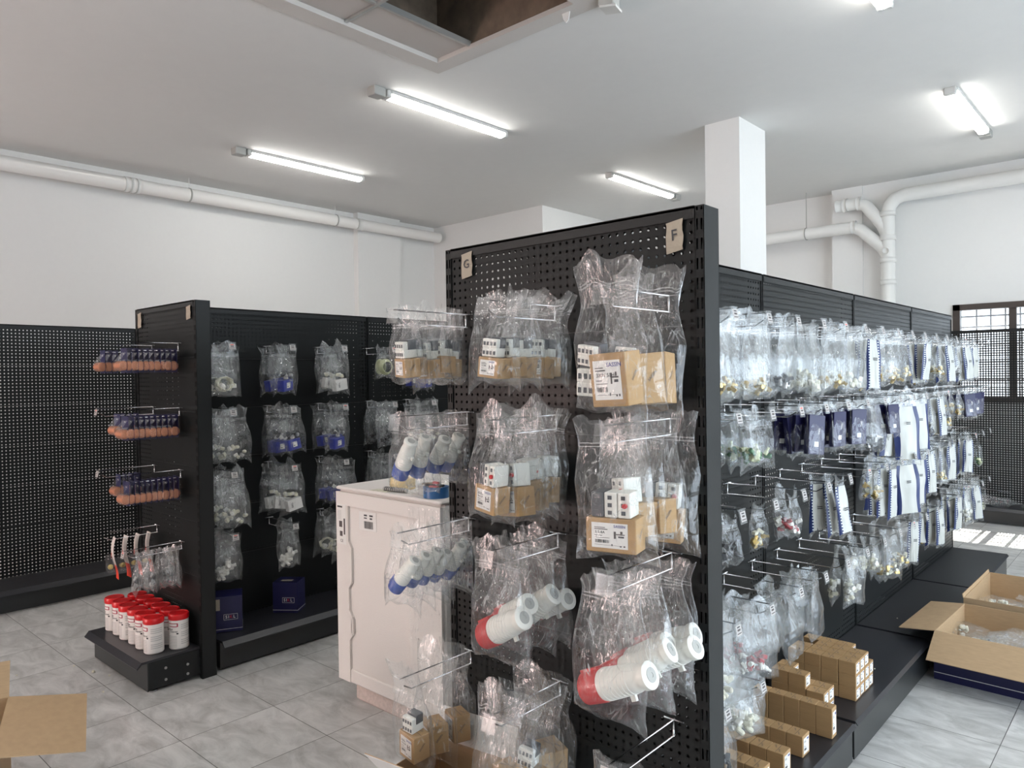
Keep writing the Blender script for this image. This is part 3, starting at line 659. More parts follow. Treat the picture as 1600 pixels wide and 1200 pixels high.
# ------------------------------------------------------------------ hooks (local: root at origin, reaching to -Y)
def hook_proto(length=.29, holder=True, short_top=False, tagtxt=False, mt='filmc'):
    t = thing('display_hook', 'x', 'display hook', (0, 0, -5))
    b = MB(); c = M['chrome']; L_ = length; r = .0022
    b.tube([(0, .0, 0), (0, -L_+.03, 0), (0, -L_, .018)], r, c); b.tube([(0, .0, .042), (0, -L_-(.015 if holder else -.03), .042)], r, c); b.tube([(0, -.004, -.002), (0, -.004, .044)], .003, c)
    b.tube([(-.028, -.004, .042), (.028, -.004, .042)], .0028, c); b.build('wire', t, True)
    if holder:
        b = MB(); T = TR(0, -L_-.016, .042, -12); b.box(-.024, .024, -.0008, .0008, -.042, .004, M[mt], T=T); b.box(-.024, .024, -.003, .003, .002, .006, M['filmc'], T=T); h_ = b.build('tag_holder', t)
        if tagtxt:
            b = MB(); T2 = T @ tmat((0, -.0014, -.019), (1, 0, 0), (0, 0, 1)); b.box(-.018, .018, -.016, .016, 0, .0004, M['tubtext'], T=T2)
            for (x0, x1, y0, y1, m_) in ((-.010, .010, .008, .012, tagtxt), (-.010, .010, -.002, .004, 'inkg'), (-.014, .014, -.011, -.008, 'inkg')):
                b.add([(x0, y0, .0008), (x1, y0, .0008), (x1, y1, .0008), (x0, y1, .0008)], [(0, 1, 2, 3)], M[m_], T2)
            b.build('price_tag', h_)
    return t
HK = dict(plain=hook_proto(), none=hook_proto(holder=False), tag=hook_proto(tagtxt='ink'), redtag=hook_proto(tagtxt='orange'))
def cap_hook(x, z, kind, lab, y=CY): return place(HK[kind], (x, y, z-.042), 0, lab, 'chrome display hooks')

# ------------------------------------------------------------------ tall end panel: 3 columns, 4 rows
G1 = 'bagged products on the tall end panel'
COLN = {-1.74: 'left', -1.365: 'middle', -.985: 'right'}
ROWN = {1.80: 'top', 1.48: 'second', 1.13: 'third', .69: 'bottom'}
for cx in COLN:
    for z in ROWN:
        kd = 'tag' if (cx == -.985 and z == .69) else 'plain'
        cap_hook(cx, z, kd, 'chrome hook, %s column, %s row of the tall end panel' % (COLN[cx], ROWN[z]))
def stack(protos, cx, z, ys, what, dx=0, jx=.012, rzs=14):
    for i, y in enumerate(ys):
        p = protos[i % len(protos)] if i else protos[0]
        lab = '%s, %s from front, %s column, %s row, tall end panel' % (what, ORD[i], COLN[cx], ROWN[z])
        place(p, (cx+dx+rnd.uniform(-jx, jx)*(i > 0), CY-y, z-.042-.003), R(rnd.uniform(-rzs, rzs)*(1 if i else .4)), lab, G1)
cA = [p_carton((.066, .055, .056), (.15, .235, .034), yaw=yw, tilt=tl, top=.06, sub='AC220') for yw, tl in ((-14, 3), (-6, -4), (-22, 2))]
stack(cA, -1.74, 1.80, (.265, .215, .165, .115, .06), 'bagged contactor and carton')
cB = [p_carton((.070, .060, .056), (.18, .27, .036), yaw=yw, tilt=tl, top=.085, sub='AC380') for yw, tl in ((4, 5), (-16, -3), (-8, 2))]
stack(cB, -1.365, 1.80, (.265, .21, .155, .10, .05), 'bagged contactor and carton')
cC = [p_carton((.105, .07, .128), (.215, .37, .045), dev='side', yaw=2, tilt=-5, top=.115, sub='380V 50Hz', dx=.025, lw=.08), p_carton((.11, .07, .12), (.20, .34, .045), dev=None, yaw=-14, tilt=2, top=.09, dx=.02), ]
stack(cC, -.985, 1.80, (.28, .175, .085), 'large bagged contactor and carton', jx=.02)
bP = [p_plug(.135, .027, 'blue', a, (.165, .235), top=.055, dx=-.018) for a in (58, 64, 52)]
stack(bP, -1.74, 1.48, (.27, .20, .13, .06), 'bagged white plug with blue sleeve')
cD = [p_carton((.085, .06, .075), (.18, .30, .036), yaw=yw, tilt=tl, top=.07, sub='4-6.3A', dev='breaker') for yw, tl in ((-6, 3), (-18, -3), (-12, 1))]
stack(cD, -1.365, 1.48, (.275, .20, .145, .09, .045), 'bagged motor breaker and carton')
cE = [p_carton((.118, .060, .082), (.20, .335, .036), yaw=9, tilt=2, top=.06, sub='5.5-8A', dev='breaker', lw=.085), p_carton((.10, .06, .082), (.18, .31, .036), yaw=-14, tilt=-2, top=.06, dev='breaker')]
for yw in (-8, -20): cE.append(p_carton((.10, .06, .080), (.18, .31, .036), yaw=yw, tilt=1, top=.07, dev=None))
stack(cE, -.985, 1.48, (.28, .215, .16, .105, .05), 'bagged motor breaker and carton')
stack([p_plug(.125, .024, 'blue', a, (.15, .215), top=.05, dx=-.012) for a in (50, 56, 60)], -1.74, 1.13, (.275, .23, .185, .14, .095, .05), 'bagged white plug with blue sleeve')
stack([p_plug(.175, .037, 'red', a, (.20, .31), top=.065, dx=-.01) for a in (28, 34, 40)], -1.365, 1.13, (.27, .20, .135, .07), 'bagged white plug with red sleeve')
stack([p_plug(.19, .037, 'red', a, (.205, .33), top=.05, dx=-.012) for a in (24, 30, 34)], -.985, 1.13, (.28, .225, .17, .115, .05), 'bagged white plug with red sleeve')
cF = [p_carton((.08, .062, .085), (.19, .33, .038), yaw=yw, tilt=tl, top=.10, sub='4-6.3A', dev=dv) for yw, tl, dv in ((0, 8, 'contactor'), (-20, -3, None), (-12, 2, None))]
stack(cF, -1.74, .69, (.27, .17, .08), 'bagged carton in tall film')
stack(cF[1:]+cF[:1], -1.365, .69, (.275, .22, .165, .11, .05), 'bagged carton in tall film')
stack([p_bits('bulk', (.16, .25, .02), mt='film')], -.985, .69, (.27,), 'low clear bag of small parts')
# white-lined carton on the base shelf under the left column
t = thing('open_carton', 'open kraft carton with white outside on the base shelf of tall end panel', 'carton', (-1.66, 1.53, .182), R(8))
b = MB(); k2 = M['kraft2']; pp = M['paper']
for (x0, x1, y0, y1) in ((-.15, -.147, -.13, .13), (.147, .15, -.13, .13), (-.15, .15, -.13, -.127), (-.15, .15, .127, .13)): b.box(x0, x1, y0, y1, 0, .22, k2)
b.box(-.15, .15, -.13, .13, -.004, 0, k2); b.box(-.1515, .1515, -.1315, -.1302, 0, .22, pp); b.box(.1502, .1515, -.13, .13, 0, .22, pp); b.build('carton_body', t)
for (T, w2, h2) in ((TR(0, -.132, .22, 40), .30, .12), (TR(.152, 0, .22, 0, 0, 90) @ TR(0, 0, 0, 52), .26, .13), (TR(0, .13, .22, -15), .30, .10)):
    b = MB(); b.box(-w2/2, w2/2, -.0012, .0012, 0, h2, k2, T=T); b.box(-w2/2, w2/2, -.0025, -.0014, 0, h2, pp, T=T); b.build('flap', t)

# ------------------------------------------------------------------ left end unit
GL = 'copper coil blister packs'
def blister():
    t = thing('copper_coil_pack', 'x', 'hanging pack', (0, 0, -5))
    b = MB(); b.box(-.036, .036, -.0006, .0006, -.115, .012, M['navy']); b.text('SIKL', .010, M['paper'], tmat((0, -.001, -.018), (1, 0, 0), (0, 0, 1))); b.build('backing_card', t)
    b = MB(); pr = [(.013, -.034)]
    for i in range(12): z = -.034+.068*i/12; pr += [(.025, z+.001), (.0228, z+.0052)]
    pr += [(.013, .034)]; b.lathe(pr, M['copper'], T=TR(0, -.014, -.080, 0, 90), n=20)
    b.build('copper_coil', t, True)
    V = []; b = MB(); b.box(-.036, .036, -.036, -.001, -.106, -.052, M['filmc'], ch=.004)
    b.add([(-.03, -.001, -.01), (.03, -.001, -.01), (.034, -.034, -.054), (-.034, -.034, -.054)], [(0, 1, 2, 3)], M['filmc']); b.build('clear_blister', t)
    return t
bl = blister()
LY = 1.79
XN, XF = -4.075, -4.42
for ri, (z, n_near, n_far, rw) in enumerate(((1.80, 10, 6, 'top'), (1.445, 10, 4, 'second'), (1.105, 10, 4, 'third'))):
    cap_hook(XN, z, 'none', 'chrome hook, near side, %s row of the left end unit' % rw, LY)
    cap_hook(XF, z, 'redtag' if ri == 1 else ('tag' if ri == 2 else 'none'), 'chrome hook, far side, %s row of the left end unit' % rw, LY)
    for i in range(n_near): place(bl, (XN+rnd.uniform(-.003, .003), LY-.030-.0285*i, z-.044), R(rnd.uniform(-5, 5)), 'copper coil pack, %s from panel, near hook, %s row, left end unit' % (ORD[i], rw), GL)
    for i in range(n_far): place(bl, (XF+rnd.uniform(-.004, .004), LY-.10-.034*i, z-.044), R(rnd.uniform(-8, 8)), 'copper coil pack, %s from panel, far hook, %s row, left end unit' % (ORD[i], rw), GL)
cap_hook(-4.40, .76, 'none', 'chrome hook carrying red and white cards, left end unit', LY)
cap_hook(-4.08, .71, 'redtag', 'chrome hook carrying small clear bags, left end unit', LY)
def redcard():
    t = thing('valve_card', 'x', 'hanging card', (0, 0, -5)); b = MB()
    n = 12; vs_ = []; 
    for i in range(n+1):
        z = .012-.235*i/n; y = -.012*math.sin(i*.42); 
        for x in (-.03, .03): vs_.append((x, y, z))
    fs = [(2*i, 2*i+2, 2*i+3, 2*i+1) for i in range(n)]
    b.add(vs_, fs[:8], M['cardpink']); b.add(vs_, fs[8:], M['orange'])
    b.add([(x, y+.001, z) for x, y, z in vs_], fs, M['cardpink'])
    b.add([(-.03, -.0095, -.03), (-.01, -.0105, -.05), (-.03, -.0125, -.12)], [(0, 1, 2)], M['orange'])
    b.build('printed_card', t, False)
    b = MB(); b.box(-.034, .034, -.04, -.006, -.175, -.085, M['filmc'], ch=.003); b.build('clear_blister', t)
    b = MB(); b.lathe([(.006, -.02), (.011, -.018), (.011, -.004), (.006, -.002), (.006, .006), (.014, .008), (.014, .014), (.006, .016), (.006, .024)], M['brass'], T=TR(0, -.024, -.150, 0, 80), n=14); b.build('brass_valve', t, 'auto')
    return t
rc = redcard()
for i in range(4): place(rc, (-4.40, LY-.05-.062*i, .716), R(rnd.uniform(-12, 12)), 'red and white card with brass valve, %s from panel, left end unit' % ORD[i], 'red and white valve cards')
sb = [p_bits('empty', (.10, .21, .012), top=.02), p_bits('empty', (.11, .20, .016), top=.02), p_bits('steel', (.10, .205, .014), top=.02)]
for i in range(9): place(sb[i % 3], (-4.08, LY-.03-.026*i, .668), R(rnd.uniform(-25, 25)), 'small clear bag, %s from panel, above the red lidded tubs' % ORD[i], 'small clear bags above the tubs')
# tubs
def tub():
    t = thing('cleaning_wipe_tub', 'x', 'tub', (0, 0, -5)); r_ = .0495; h_ = .158
    b = MB(); b.lathe([(r_*.9, 0), (r_, .006), (r_, h_-.004), (r_*.94, h_), (r_*.94, h_+.006)], M['tub'], n=32); b.build('tub_body', t, 'auto')
    b = MB(); b.lathe([(r_*1.02, h_-.002), (r_*1.05, h_+.002), (r_*1.05, h_+.021), (r_*1.0, h_+.027), (r_*.9, h_+.029), (r_*.87, h_+.026), (.002, h_+.026)], M['lid'], n=32); b.build('lid', t, 'auto')
    b = MB()
    def onc(txt, size, a0, z, m_):
        vs_, fs = text_geo(txt, size, 'LEFT'); rr = r_+.0007
        b.add([(rr*math.cos(a0+x/rr), rr*math.sin(a0+x/rr), z+y) for x, y, _ in vs_], fs, M[m_])
    def arcs(a0, a1, z0, z1, m_, n=8):
        rr = r_+.0006; vs_ = []; 
        for i in range(n+1): a = a0+(a1-a0)*i/n; vs_ += [(rr*math.cos(a), rr*math.sin(a), z0), (rr*math.cos(a), rr*math.sin(a), z1)]
        b.add(vs_, [(2*i, 2*i+2, 2*i+3, 2*i+1) for i in range(n)], M[m_])
    A = R(-118)
    arcs(A, A+1.15, .138, .142, 'magenta'); arcs(A+.25, A+1.15, .122, .126, 'magenta'); arcs(A+1.10, A+1.22, .123, .141, 'magenta', 2)
    onc('safex', .017, A-.02, .110, 'ink'); onc('Cleaner', .015, A+.25, .098, 'ink'); arcs(A+1.05, A+1.25, .083, .091, 'ink', 3)
    for k in range(8): arcs(A+.1, A+1.1, .072-.008*k, .075-.008*k, 'tubtext', 5)
    for k in range(12):
        if k % 4: arcs(A+1.5, A+2.7, .140-.010*k, .144-.010*k, 'tubtext', 6)
    b.build('print', t)
    return t
tb = tub()
for r2, (yy, x0, n, rw) in enumerate(((1.600, -4.005, 6, 'front'), (1.715, -3.972, 6, 'back'))):
    for i in range(n): place(tb, (x0-.1095*i, yy+rnd.uniform(-.003, .003), .171), R(rnd.uniform(-12, 12)+(20 if r2 else 0)), 'white tub with red lid, %s from the right in the %s row' % (ORD[i], rw), 'white tubs with red lids')

# ------------------------------------------------------------------ left run bags (face +X)
GR = 'bagged products on the left gondola'
LX = -4.235
HK2 = HK
cols = (2.02, 2.40, 2.77, 3.17, 3.52); rows = (1.80, 1.43, 1.08, .73); rn = ('top', 'second', 'third', 'bottom')
for ci, y in enumerate(cols):
    for zi, z in enumerate(rows): place(HK['redtag' if (ci+zi) % 3 == 0 else 'tag'], (LX, y, z-.042), R(90), 'chrome hook, %s column from post, %s row of the left gondola' % (ORD[ci], rn[zi]), 'chrome display hooks')
kinds = {(0, 0): ('cable', 'bag of white cable ends'), (1, 0): ('blue', 'bag with small blue box'), (2, 0): ('whitebox', 'bag with white box'), (3, 0): ('coil', 'bag with pale green coil'),
         (0, 1): ('bulk', 'puffed bag of white sockets'), (1, 1): ('blue', 'bag with small blue box'), (2, 1): ('blue', 'bag with small blue box'), (3, 1): ('dark', 'bag of dark fittings'),
         (0, 2): ('bulk', 'puffed bag of white parts'), (1, 2): ('whitebox', 'bag with white box'), (2, 2): ('blue', 'bag with blue box'), (3, 2): ('steel', 'bag of grey fittings'),
         (0, 3): ('fittings', 'bag of white fittings'), (1, 3): ('fittings', 'bag of white pipe tees'), (2, 3): ('cable', 'bag of cream parts'), (3, 3): ('fittings', 'bag of white fittings'), (4, 0): ('blue', 'bag with small blue box'), (4, 1): ('bulk', 'bag of white parts')}
pc = {}
def getp(kind, bag, n=2, **k):
    key = (kind, bag, tuple(k.items()))
    if key not in pc: pc[key] = [p_bits(kind, bag, **k) for _ in range(n)]
    return pc[key]
for (ci, zi), (kd, ds) in kinds.items():
    bg = {'bulk': (.21, .31, .042), 'fittings': (.16, .28, .026)}.get(kd, (.18, .29, .03))
    if kd == 'coil': bg = (.14, .20, .024)
    pr = getp(kd, bg, 2, mt='film' if kd != 'bulk' else 'filmh')
    for i, dx in enumerate((.255, .165, .08) if kd not in ('coil', 'fittings') else (.25, .17)):
        place(pr[i % 2], (LX+dx, cols[ci]+rnd.uniform(-.02, .02), rows[zi]-.045), R(90+rnd.uniform(-16, 16)), '%s, %s from front, %s column, %s row, left gondola' % (ds, ORD[i], ORD[ci], rn[zi]), GR)
def sikl(loc, rz, dims, label, tape):
    t = thing('navy_product_box', label, 'box', loc, rz, 'navy boxes on the left base shelf'); w_, d_, h_ = dims
    b = MB(); b.box(-w_/2, w_/2, -d_/2, d_/2, 0, h_, M['navy'], ch=.0015); b.box(-w_/2-.001, w_/2+.001, -d_/2-.001, d_/2+.001, .016, .018, M['paper']); b.build('carton_body', t)
    b = MB(); T = tmat((.02, -d_/2-.0012, h_*.42), (1, 0, 0), (0, 0, 1)); b.box(-.037, .037, -.016, .016, 0, .0003, M['paper'], T=T); b.box(-.0355, .0355, -.0145, .0145, .0003, .0006, M['navy'], T=T)
    for tx, x, m_ in (('S', -.023, 'paper'), ('I', -.011, 'paper'), ('K', .002, 'red'), ('L', .019, 'paper')): b.text(tx, .024, M[m_], T @ Matrix.Translation((x, 0, .0012)))
    b.build('logo', t)
    if tape:
        b = MB(); b.box(-w_/2+.006, -w_/2+.046, -d_/2-.0018, -d_/2-.001, h_-.075, h_-.012, M['masking']); b.build('masking_tape_label', t)
    else:
        b = MB(); b.box(-.04, .03, -.03, .0, h_, h_+.001, M['masking']); b.build('masking_tape_label', t)
sikl((-4.06, 2.03, .171), R(62), (.165, .15, .20), 'navy box with white logo and beige tape, beside the end post', True)
sikl((-4.08, 2.44, .171), R(38), (.155, .13, .185), 'navy box with white logo standing alone mid shelf', False)
t = p_bits('fittings', (.20, .26, .045), mt='filmh'); used.add(t.name); t['label'] = 'clear bag of white fittings lying on the left base shelf'; t['group'] = GR; t.location = (-4.08, 2.92, .215); t.rotation_euler = (R(90), 0, R(70))

# ------------------------------------------------------------------ long run bags (face +X)
RX = -1.345
GM = 'bagged products on the long gondola'
def rrow(z, y0, dy, n, spec, rname, hl='tag'):
    for k in range(n):
        y = y0+dy*k
        place(HK['redtag' if (k*7+int(z*10)) % 9 == 1 else hl], (RX, y, z-.042), R(90), 'chrome hook, %s from the tall post, %s row, long gondola' % (ORD[k], rname), 'chrome display hooks')
        if k in spec:
            kd, nb, ds, bg = spec[k]; pr = getp(kd, bg, 3 if kd in ('brass', 'strip', 'card') else 2, mt='filmh' if kd == 'bulk' else 'film')
            for i in range(nb):
                place(pr[i % len(pr)], (RX+.265-.046*i-(.02 if nb == 1 else 0), y+rnd.uniform(-.012, .012), z-.045), R(90+(rnd.uniform(-44, -12) if kd in ('strip', 'card') else rnd.uniform(-24, 18))), '%s, %s from aisle, %s hook, %s row, long gondola' % (ds, ORD[i], ORD[k], rname), GM)
BIG = (.20, .29, .03); MED = (.15, .26, .024); STR = (.085, .29, .012); CRD = (.105, .22, .018); SML = (.09, .18, .02)
cl, wh, st, bx = 'bag of brass fittings', 'bag of pale parts', 'white printed bag', 'bag with navy box'
rrow(1.80, 2.20, .262, 17, {0: ('brass', 4, cl, BIG), 1: ('brass', 3, cl, BIG), 2: ('steel', 3, 'bag of dark fittings', BIG), 3: ('bulk', 3, wh, BIG), 4: ('brass', 4, cl, BIG), 5: ('bulk', 4, wh, BIG), 6: ('strip', 3, st, (.085, .31, .012)), 7: ('brass', 4, cl, BIG),
     8: ('brass', 3, cl, MED), 10: ('strip', 3, st, STR), 11: ('brass', 3, cl, MED), 12: ('strip', 3, st, STR), 13: ('steel', 3, 'bag of dark fittings', MED), 14: ('strip', 3, st, STR), 15: ('strip', 2, st, STR)}, 'top')
rrow(1.47, 2.22, .262, 17, {0: ('steel', 1, 'small bag of bolts', SML), 1: ('greenbits', 4, 'bag of green parts', (.15, .20, .024)), 3: ('card', 4, bx, CRD), 4: ('card', 5, bx, CRD), 5: ('card', 4, bx, CRD), 6: ('steel', 3, 'bag of dark fittings', MED), 7: ('card', 3, bx, CRD),
     8: ('strip', 4, st, (.15, .36, .012)), 9: ('strip', 3, st, (.13, .34, .012)), 10: ('steel', 3, 'bag of dark fittings', MED), 11: ('strip', 3, st, STR), 12: ('brass', 3, cl, MED), 13: ('brass', 3, cl, SML), 14: ('card', 3, bx, CRD), 15: ('card', 3, bx, CRD), 16: ('card', 1, bx, CRD)}, 'second')
rrow(1.155, 2.24, .262, 17, {0: ('dark', 2, 'small bag of black parts', SML), 1: ('brass', 1, cl, SML), 2: ('redbits', 2, 'bag of red parts', SML), 4: ('strip', 3, st, (.085, .27, .012)), 6: ('brass', 2, cl, SML), 7: ('strip', 3, st, (.085, .33, .012)), 8: ('strip', 4, st, (.14, .34, .012)), 9: ('strip', 5, st, (.14, .34, .012)), 10: ('strip', 4, st, STR), 11: ('brass', 3, cl, MED), 12: ('strip', 4, st, STR), 14: ('strip', 3, st, STR), 15: ('greenbits', 3, 'bag of green parts', MED)}, 'third')
rrow(.80, 2.20, .262, 17, {0: ('bulk', 5, 'puffed bag of small parts', (.22, .28, .04)), 1: ('redbits', 5, 'puffed bag of red parts', (.22, .26, .035)), 2: ('empty', 3, 'clear thin bag', (.18, .26, .03)), 3: ('empty', 3, 'clear thin bag', MED), 5: ('bulk', 3, wh, MED), 6: ('bulk', 3, wh, SML), 7: ('brass', 3, cl, MED), 8: ('brass', 2, cl, MED), 9: ('strip', 1, st, STR), 11: ('strip', 3, st, STR), 13: ('strip', 3, st, STR), 14: ('bulk', 3, wh, MED), 15: ('strip', 3, st, STR), 16: ('greenbits', 2, 'bag of green parts', MED)}, 'fourth')
rrow(.56, 2.12, .262, 2, {0: ('dark', 4, 'bag of dark parts', (.17, .24, .03)), 1: ('bulk', 3, 'puffed bag of small parts', (.17, .20, .03))}, 'fifth')

# cartons on the long base shelf
def small_carton(w_, d_, h_):
    t = thing('small_kraft_carton', 'x', 'carton', (0, 0, -5))
    carton_parts(t, w_, d_, h_, Matrix.Rotation(R(90), 4, 'Z') @ Matrix(), detail=False)
    return t
SC = small_carton(.060, .072, .0545)          # label faces +X
def cblock(proto, x1, y0, w_, d_, h_, heights, what):
    # heights[row along y][column from the front edge inwards]
    for j, colh in enumerate(heights):
        for i, n in enumerate(colh):
            for k in range(n):
                place(proto, (x1-w_*(i+.5)+rnd.uniform(-.001, .001), y0+d_*(j+.5)+rnd.uniform(-.001, .001), .171+k*(h_+.0006)), R(rnd.uniform(-1.2, 1.2)),
                      'small kraft carton, %s: %s deep, %s column, %s layer' % (what, ORD[j], ORD[i], ORD[k]), 'small kraft cartons on the base shelf')
cblock(SC, -1.035, 3.33, .0735, .062, .0545, ((3, 3, 3, 3), (3, 3, 3, 3), (3, 3, 3, 0), (2, 3, 3, 3)), 'large far block')
cblock(SC, -1.075, 3.06, .0735, .062, .0545, ((2, 3, 3, 0), (2, 2, 3, 0)), 'stepped middle block')
TC = small_carton(.052, .0625, .118)
cblock(TC, -.998, 2.925, .0635, .054, .118, ((1, 1, 1, 1, 1),), 'tall single row')
MC = small_carton(.066, .062, .078)
cblock(MC, -1.03, 2.715, .0635, .068, .078, ((1, 1, 1, 1, 1),), 'row behind tall row')
cblock(MC, -1.035, 2.545, .0635, .068, .078, ((1, 1, 1, 1, 1),), 'second nearest row')
cblock(MC, -1.05, 2.40, .0635, .068, .078, ((1, 1, 1, 1, 1),), 'nearest visible row')

# ------------------------------------------------------------------ big cardboard boxes
def bigbox(loc, rz, dims, label, flaps, outer, fill, name='cardboard_box'):
    t = thing(name, label, 'cardboard box', loc, rz); w_, d_, h_ = dims; q = .005; k2 = M['kraft2']; o_ = M[outer]
    b = MB()
    for (x0, x1, y0, y1) in ((0, q, 0, d_), (w_-q, w_, 0, d_), (q, w_-q, 0, q), (q, w_-q, d_-q, d_)): b.box(x0, x1, y0, y1, .001, h_, k2)
    b.box(0, w_, 0, d_, 0, q, k2)
    if outer != 'kraft2':
        g = .0012
        b.box(-g, 0, -g, d_+g, 0, h_-.002, o_); b.box(w_, w_+g, -g, d_+g, 0, h_-.002, o_); b.box(0, w_, -g, 0, 0, h_-.002, o_); b.box(0, w_, d_, d_+g, 0, h_-.002, o_)
        b.box(-g*2, 0, -g*2, d_, .035, .0385, M['paper']); b.box(0, w_, -g*2, -g, .035, .0385, M['paper'])
    b.build('box_body', t)
    for (side, ang, L_) in flaps:
        T = {'front': TR(w_/2, 0, h_, 0, 0, 0), 'left': TR(0, d_/2, h_, 0, 0, -90), 'back': TR(w_/2, d_, h_, 0, 0, 180), 'right': TR(w_, d_/2, h_, 0, 0, 90)}[side]
        ww = w_ if side in ('front', 'back') else d_
        b = MB(); TT = T @ Matrix.Rotation(R(ang), 4, 'X'); b.box(-ww/2+.002, ww/2-.002, -.004, 0, 0, L_, k2, T=TT)
        if outer != 'kraft2': b.box(-ww/2+.002, ww/2-.002, -.0052, -.0042, 0, L_, o_, T=TT)
        b.build('flap', t)
    return t
bigbox((-.94, 4.27, 0), R(-2), (.70, .60, .25), 'open navy cardboard box with kraft flaps folded out, nearest on the right floor', (('front', 124, .19), ('left', 97, .17)), 'navy', 0)
bigbox((-.93, 4.92, 0), R(-1), (.70, .72, .27), 'open kraft cardboard box behind the navy box on the right floor', (('left', 12, .02),), 'kraft2', 0)
fb = [p_bits('bulk', (.24, .30, .04), mt='filmh'), p_bits('steel', (.26, .30, .045), mt='filmh'), p_bits('brass', (.22, .28, .035), mt='filmh')]
fb2 = [p_bits('dark', (.26, .32, .04), mt='filmh')]
for i, (x, y, z, rz, rx) in enumerate(((-.72, 4.42, .10, 20, 78), (-.52, 4.55, .12, 100, 82), (-.40, 4.36, .11, -30, 85), (-.60, 4.68, .12, 160, 80), (-.75, 4.62, .09, 60, 84), (-.36, 4.66, .10, 200, 80))):
    o = place((fb+fb2)[i % 4], (x, y, z+.065), 0, '%s clear bag of parts heaped inside the open navy box' % ORD[i], 'clear bags inside the navy box'); o.rotation_euler = (R(rx), 0, R(rz))
for i, (x, y, z, rz, rx) in enumerate(((-.72, 5.12, .14, 30, 80), (-.5, 5.2, .14, 120, 84), (-.66, 5.4, .13, -60, 80), (-.4, 5.35, .12, 0, 82))):
    o = place(fb[i % 3], (x, y, z+.06), 0, '%s clear bag of parts heaped inside the far kraft box' % ORD[i], 'clear bags inside the kraft box'); o.rotation_euler = (R(rx), 0, R(rz))
t = bigbox((-3.58, .44, 0), R(-18.4), (.55, .40, .35), 'open kraft cardboard box with long folded flap, lower left floor', (('back', 100, .27), ('left', 30, .14)), 'kraft2', 0)
o = place(fb[0], (-3.36, .62, .24), 0, 'clear bag of parts in the lower left cardboard box', 'loose clear bags'); o.rotation_euler = (R(80), 0, R(30))

# ------------------------------------------------------------------ wrapped appliance
t = thing('packed_appliance', 'tall white polystyrene packed appliance wrapped in stretch film, in the aisle', 'packed appliance', (-3.145, 2.15, 0))
FW, FD, FH = .78, .62, 1.04; f_ = M['foam']
b = MB(); b.box(0, FW, .012, FD, .085, FH, f_, ch=.014)
def rim(poly): b.prism(poly, 0.0, .014, f_)
rim([(.004, .09), (.10, .09), (.10, .30), (.125, .33), (.125, .42), (.10, .45), (.10, .56), (.125, .59), (.125, .76), (.10, .79), (.10, .93), (.10, FH-.01), (.004, FH-.01)])
rim([(FW-.20, .16), (FW-.004, .16), (FW-.004, FH-.01), (FW-.16, FH-.01), (FW-.16, .72), (FW-.20, .66), (FW-.20, .50)])
rim([(.10, FH-.075), (FW-.16, FH-.075), (FW-.16, FH-.01), (.10, FH-.01)])
for x in (.115, .128): rim([(x, .34), (x+.004, .34), (x+.004, .41), (x, .41)])
b.build('foam_body', t, 'auto')
b = MB(); b.box(.005, FW-.005, .004, .03, .088, .155, f_, ch=.006); b.build('lower_lip', t)
b = MB(); b.box(.10, FW-.04, .03, FD-.04, 0, .09, M['foamd'], ch=.01); b.build('foam_foot', t)
b = MB(); b.box(0, FW, .0, FD, FH, FH+.016, f_, ch=.007); b.build('foam_top', t)
b = MB(); T = tmat((.050, -.0008, .87), (1, 0, 0), (0, 0, 1)); b.box(-.038, .038, -.10, .10, 0, .0004, M['paper'], T=T)
for (x0, x1, y0, y1, m_) in ((-.033, .008, .082, .09, 'ink'), (-.02, .006, -.015, .015, 'inkg'), (-.015, .008, -.06, -.035, 'inkg'), (.018, .030, -.05, .03, 'inkg')): b.add([(x0, y0, .0008), (x1, y0, .0008), (x1, y1, .0008), (x0, y1, .0008)], [(0, 1, 2, 3)], M[m_], T)
b.text('CE', .02, M['inkg'], T @ Matrix.Translation((.0, -.083, .0008))); 
for k in range(7): b.add([(-.033, .065-.007*k, .0008), (.0, .065-.007*k, .0008), (.0, .067-.007*k, .0008), (-.033, .067-.007*k, .0008)], [(0, 1, 2, 3)], M['tubtext'], T)
b.build('printed_label', t)
b = MB(); T = tmat((.255, .0105, .905), (1, 0, .03), (-.03, 0, 1)); b.box(-.075, .06, -.045, .045, 0, .0004, M['paper'], T=T); x = -.035; rr = random.Random(3)
while x < .035: w2 = rr.choice((.0012, .002, .003)); b.add([(x, -.035, .0008), (x+w2, -.035, .0008), (x+w2, .0, .0008), (x, .0, .0008)], [(0, 1, 2, 3)], M['ink'], T); x += w2+rr.choice((.001, .002))
for (x0, x1, y0, y1) in ((-.035, -.01, .024, .032), (-.035, -.012, .012, .018), (.008, .035, .024, .032), (.01, .03, .010, .018)): b.add([(x0, y0, .0008), (x1, y0, .0008), (x1, y1, .0008), (x0, y1, .0008)], [(0, 1, 2, 3)], M['ink'], T)
b.build('barcode_label', t)
nu, nv = 26, 30; V = []; UV = []
path = [(FW+.006, .50), (FW+.012, .25), (FW+.006, -.004), (FW-.20, -.010)]
for j in range(nv+1):
    for i in range(nu+1):
        s = i/nu; 
        if s < .7: x = FW+.008+.012*abs(math.sin(s*9)); y = FD-.02-(FD-.01)*s/.7
        else: x = FW+.010-(.22)*(s-.7)/.3; y = -.006
        z = .16+.86*j/nv; n_ = noise.noise(Vector((s*7, z*5, 3)))*.014
        V.append((x+(abs(n_) if s < .7 else 0), y-(abs(n_)*.4 if s >= .7 else 0), z)); UV.append((s*.8, z))
b = MB(); b.add(V, [(j*(nu+1)+i, j*(nu+1)+i+1, (j+1)*(nu+1)+i+1, (j+1)*(nu+1)+i) for j in range(nv) for i in range(nu)], M['filmw']); b.uv = UV; b.build('stretch_film', t, True)
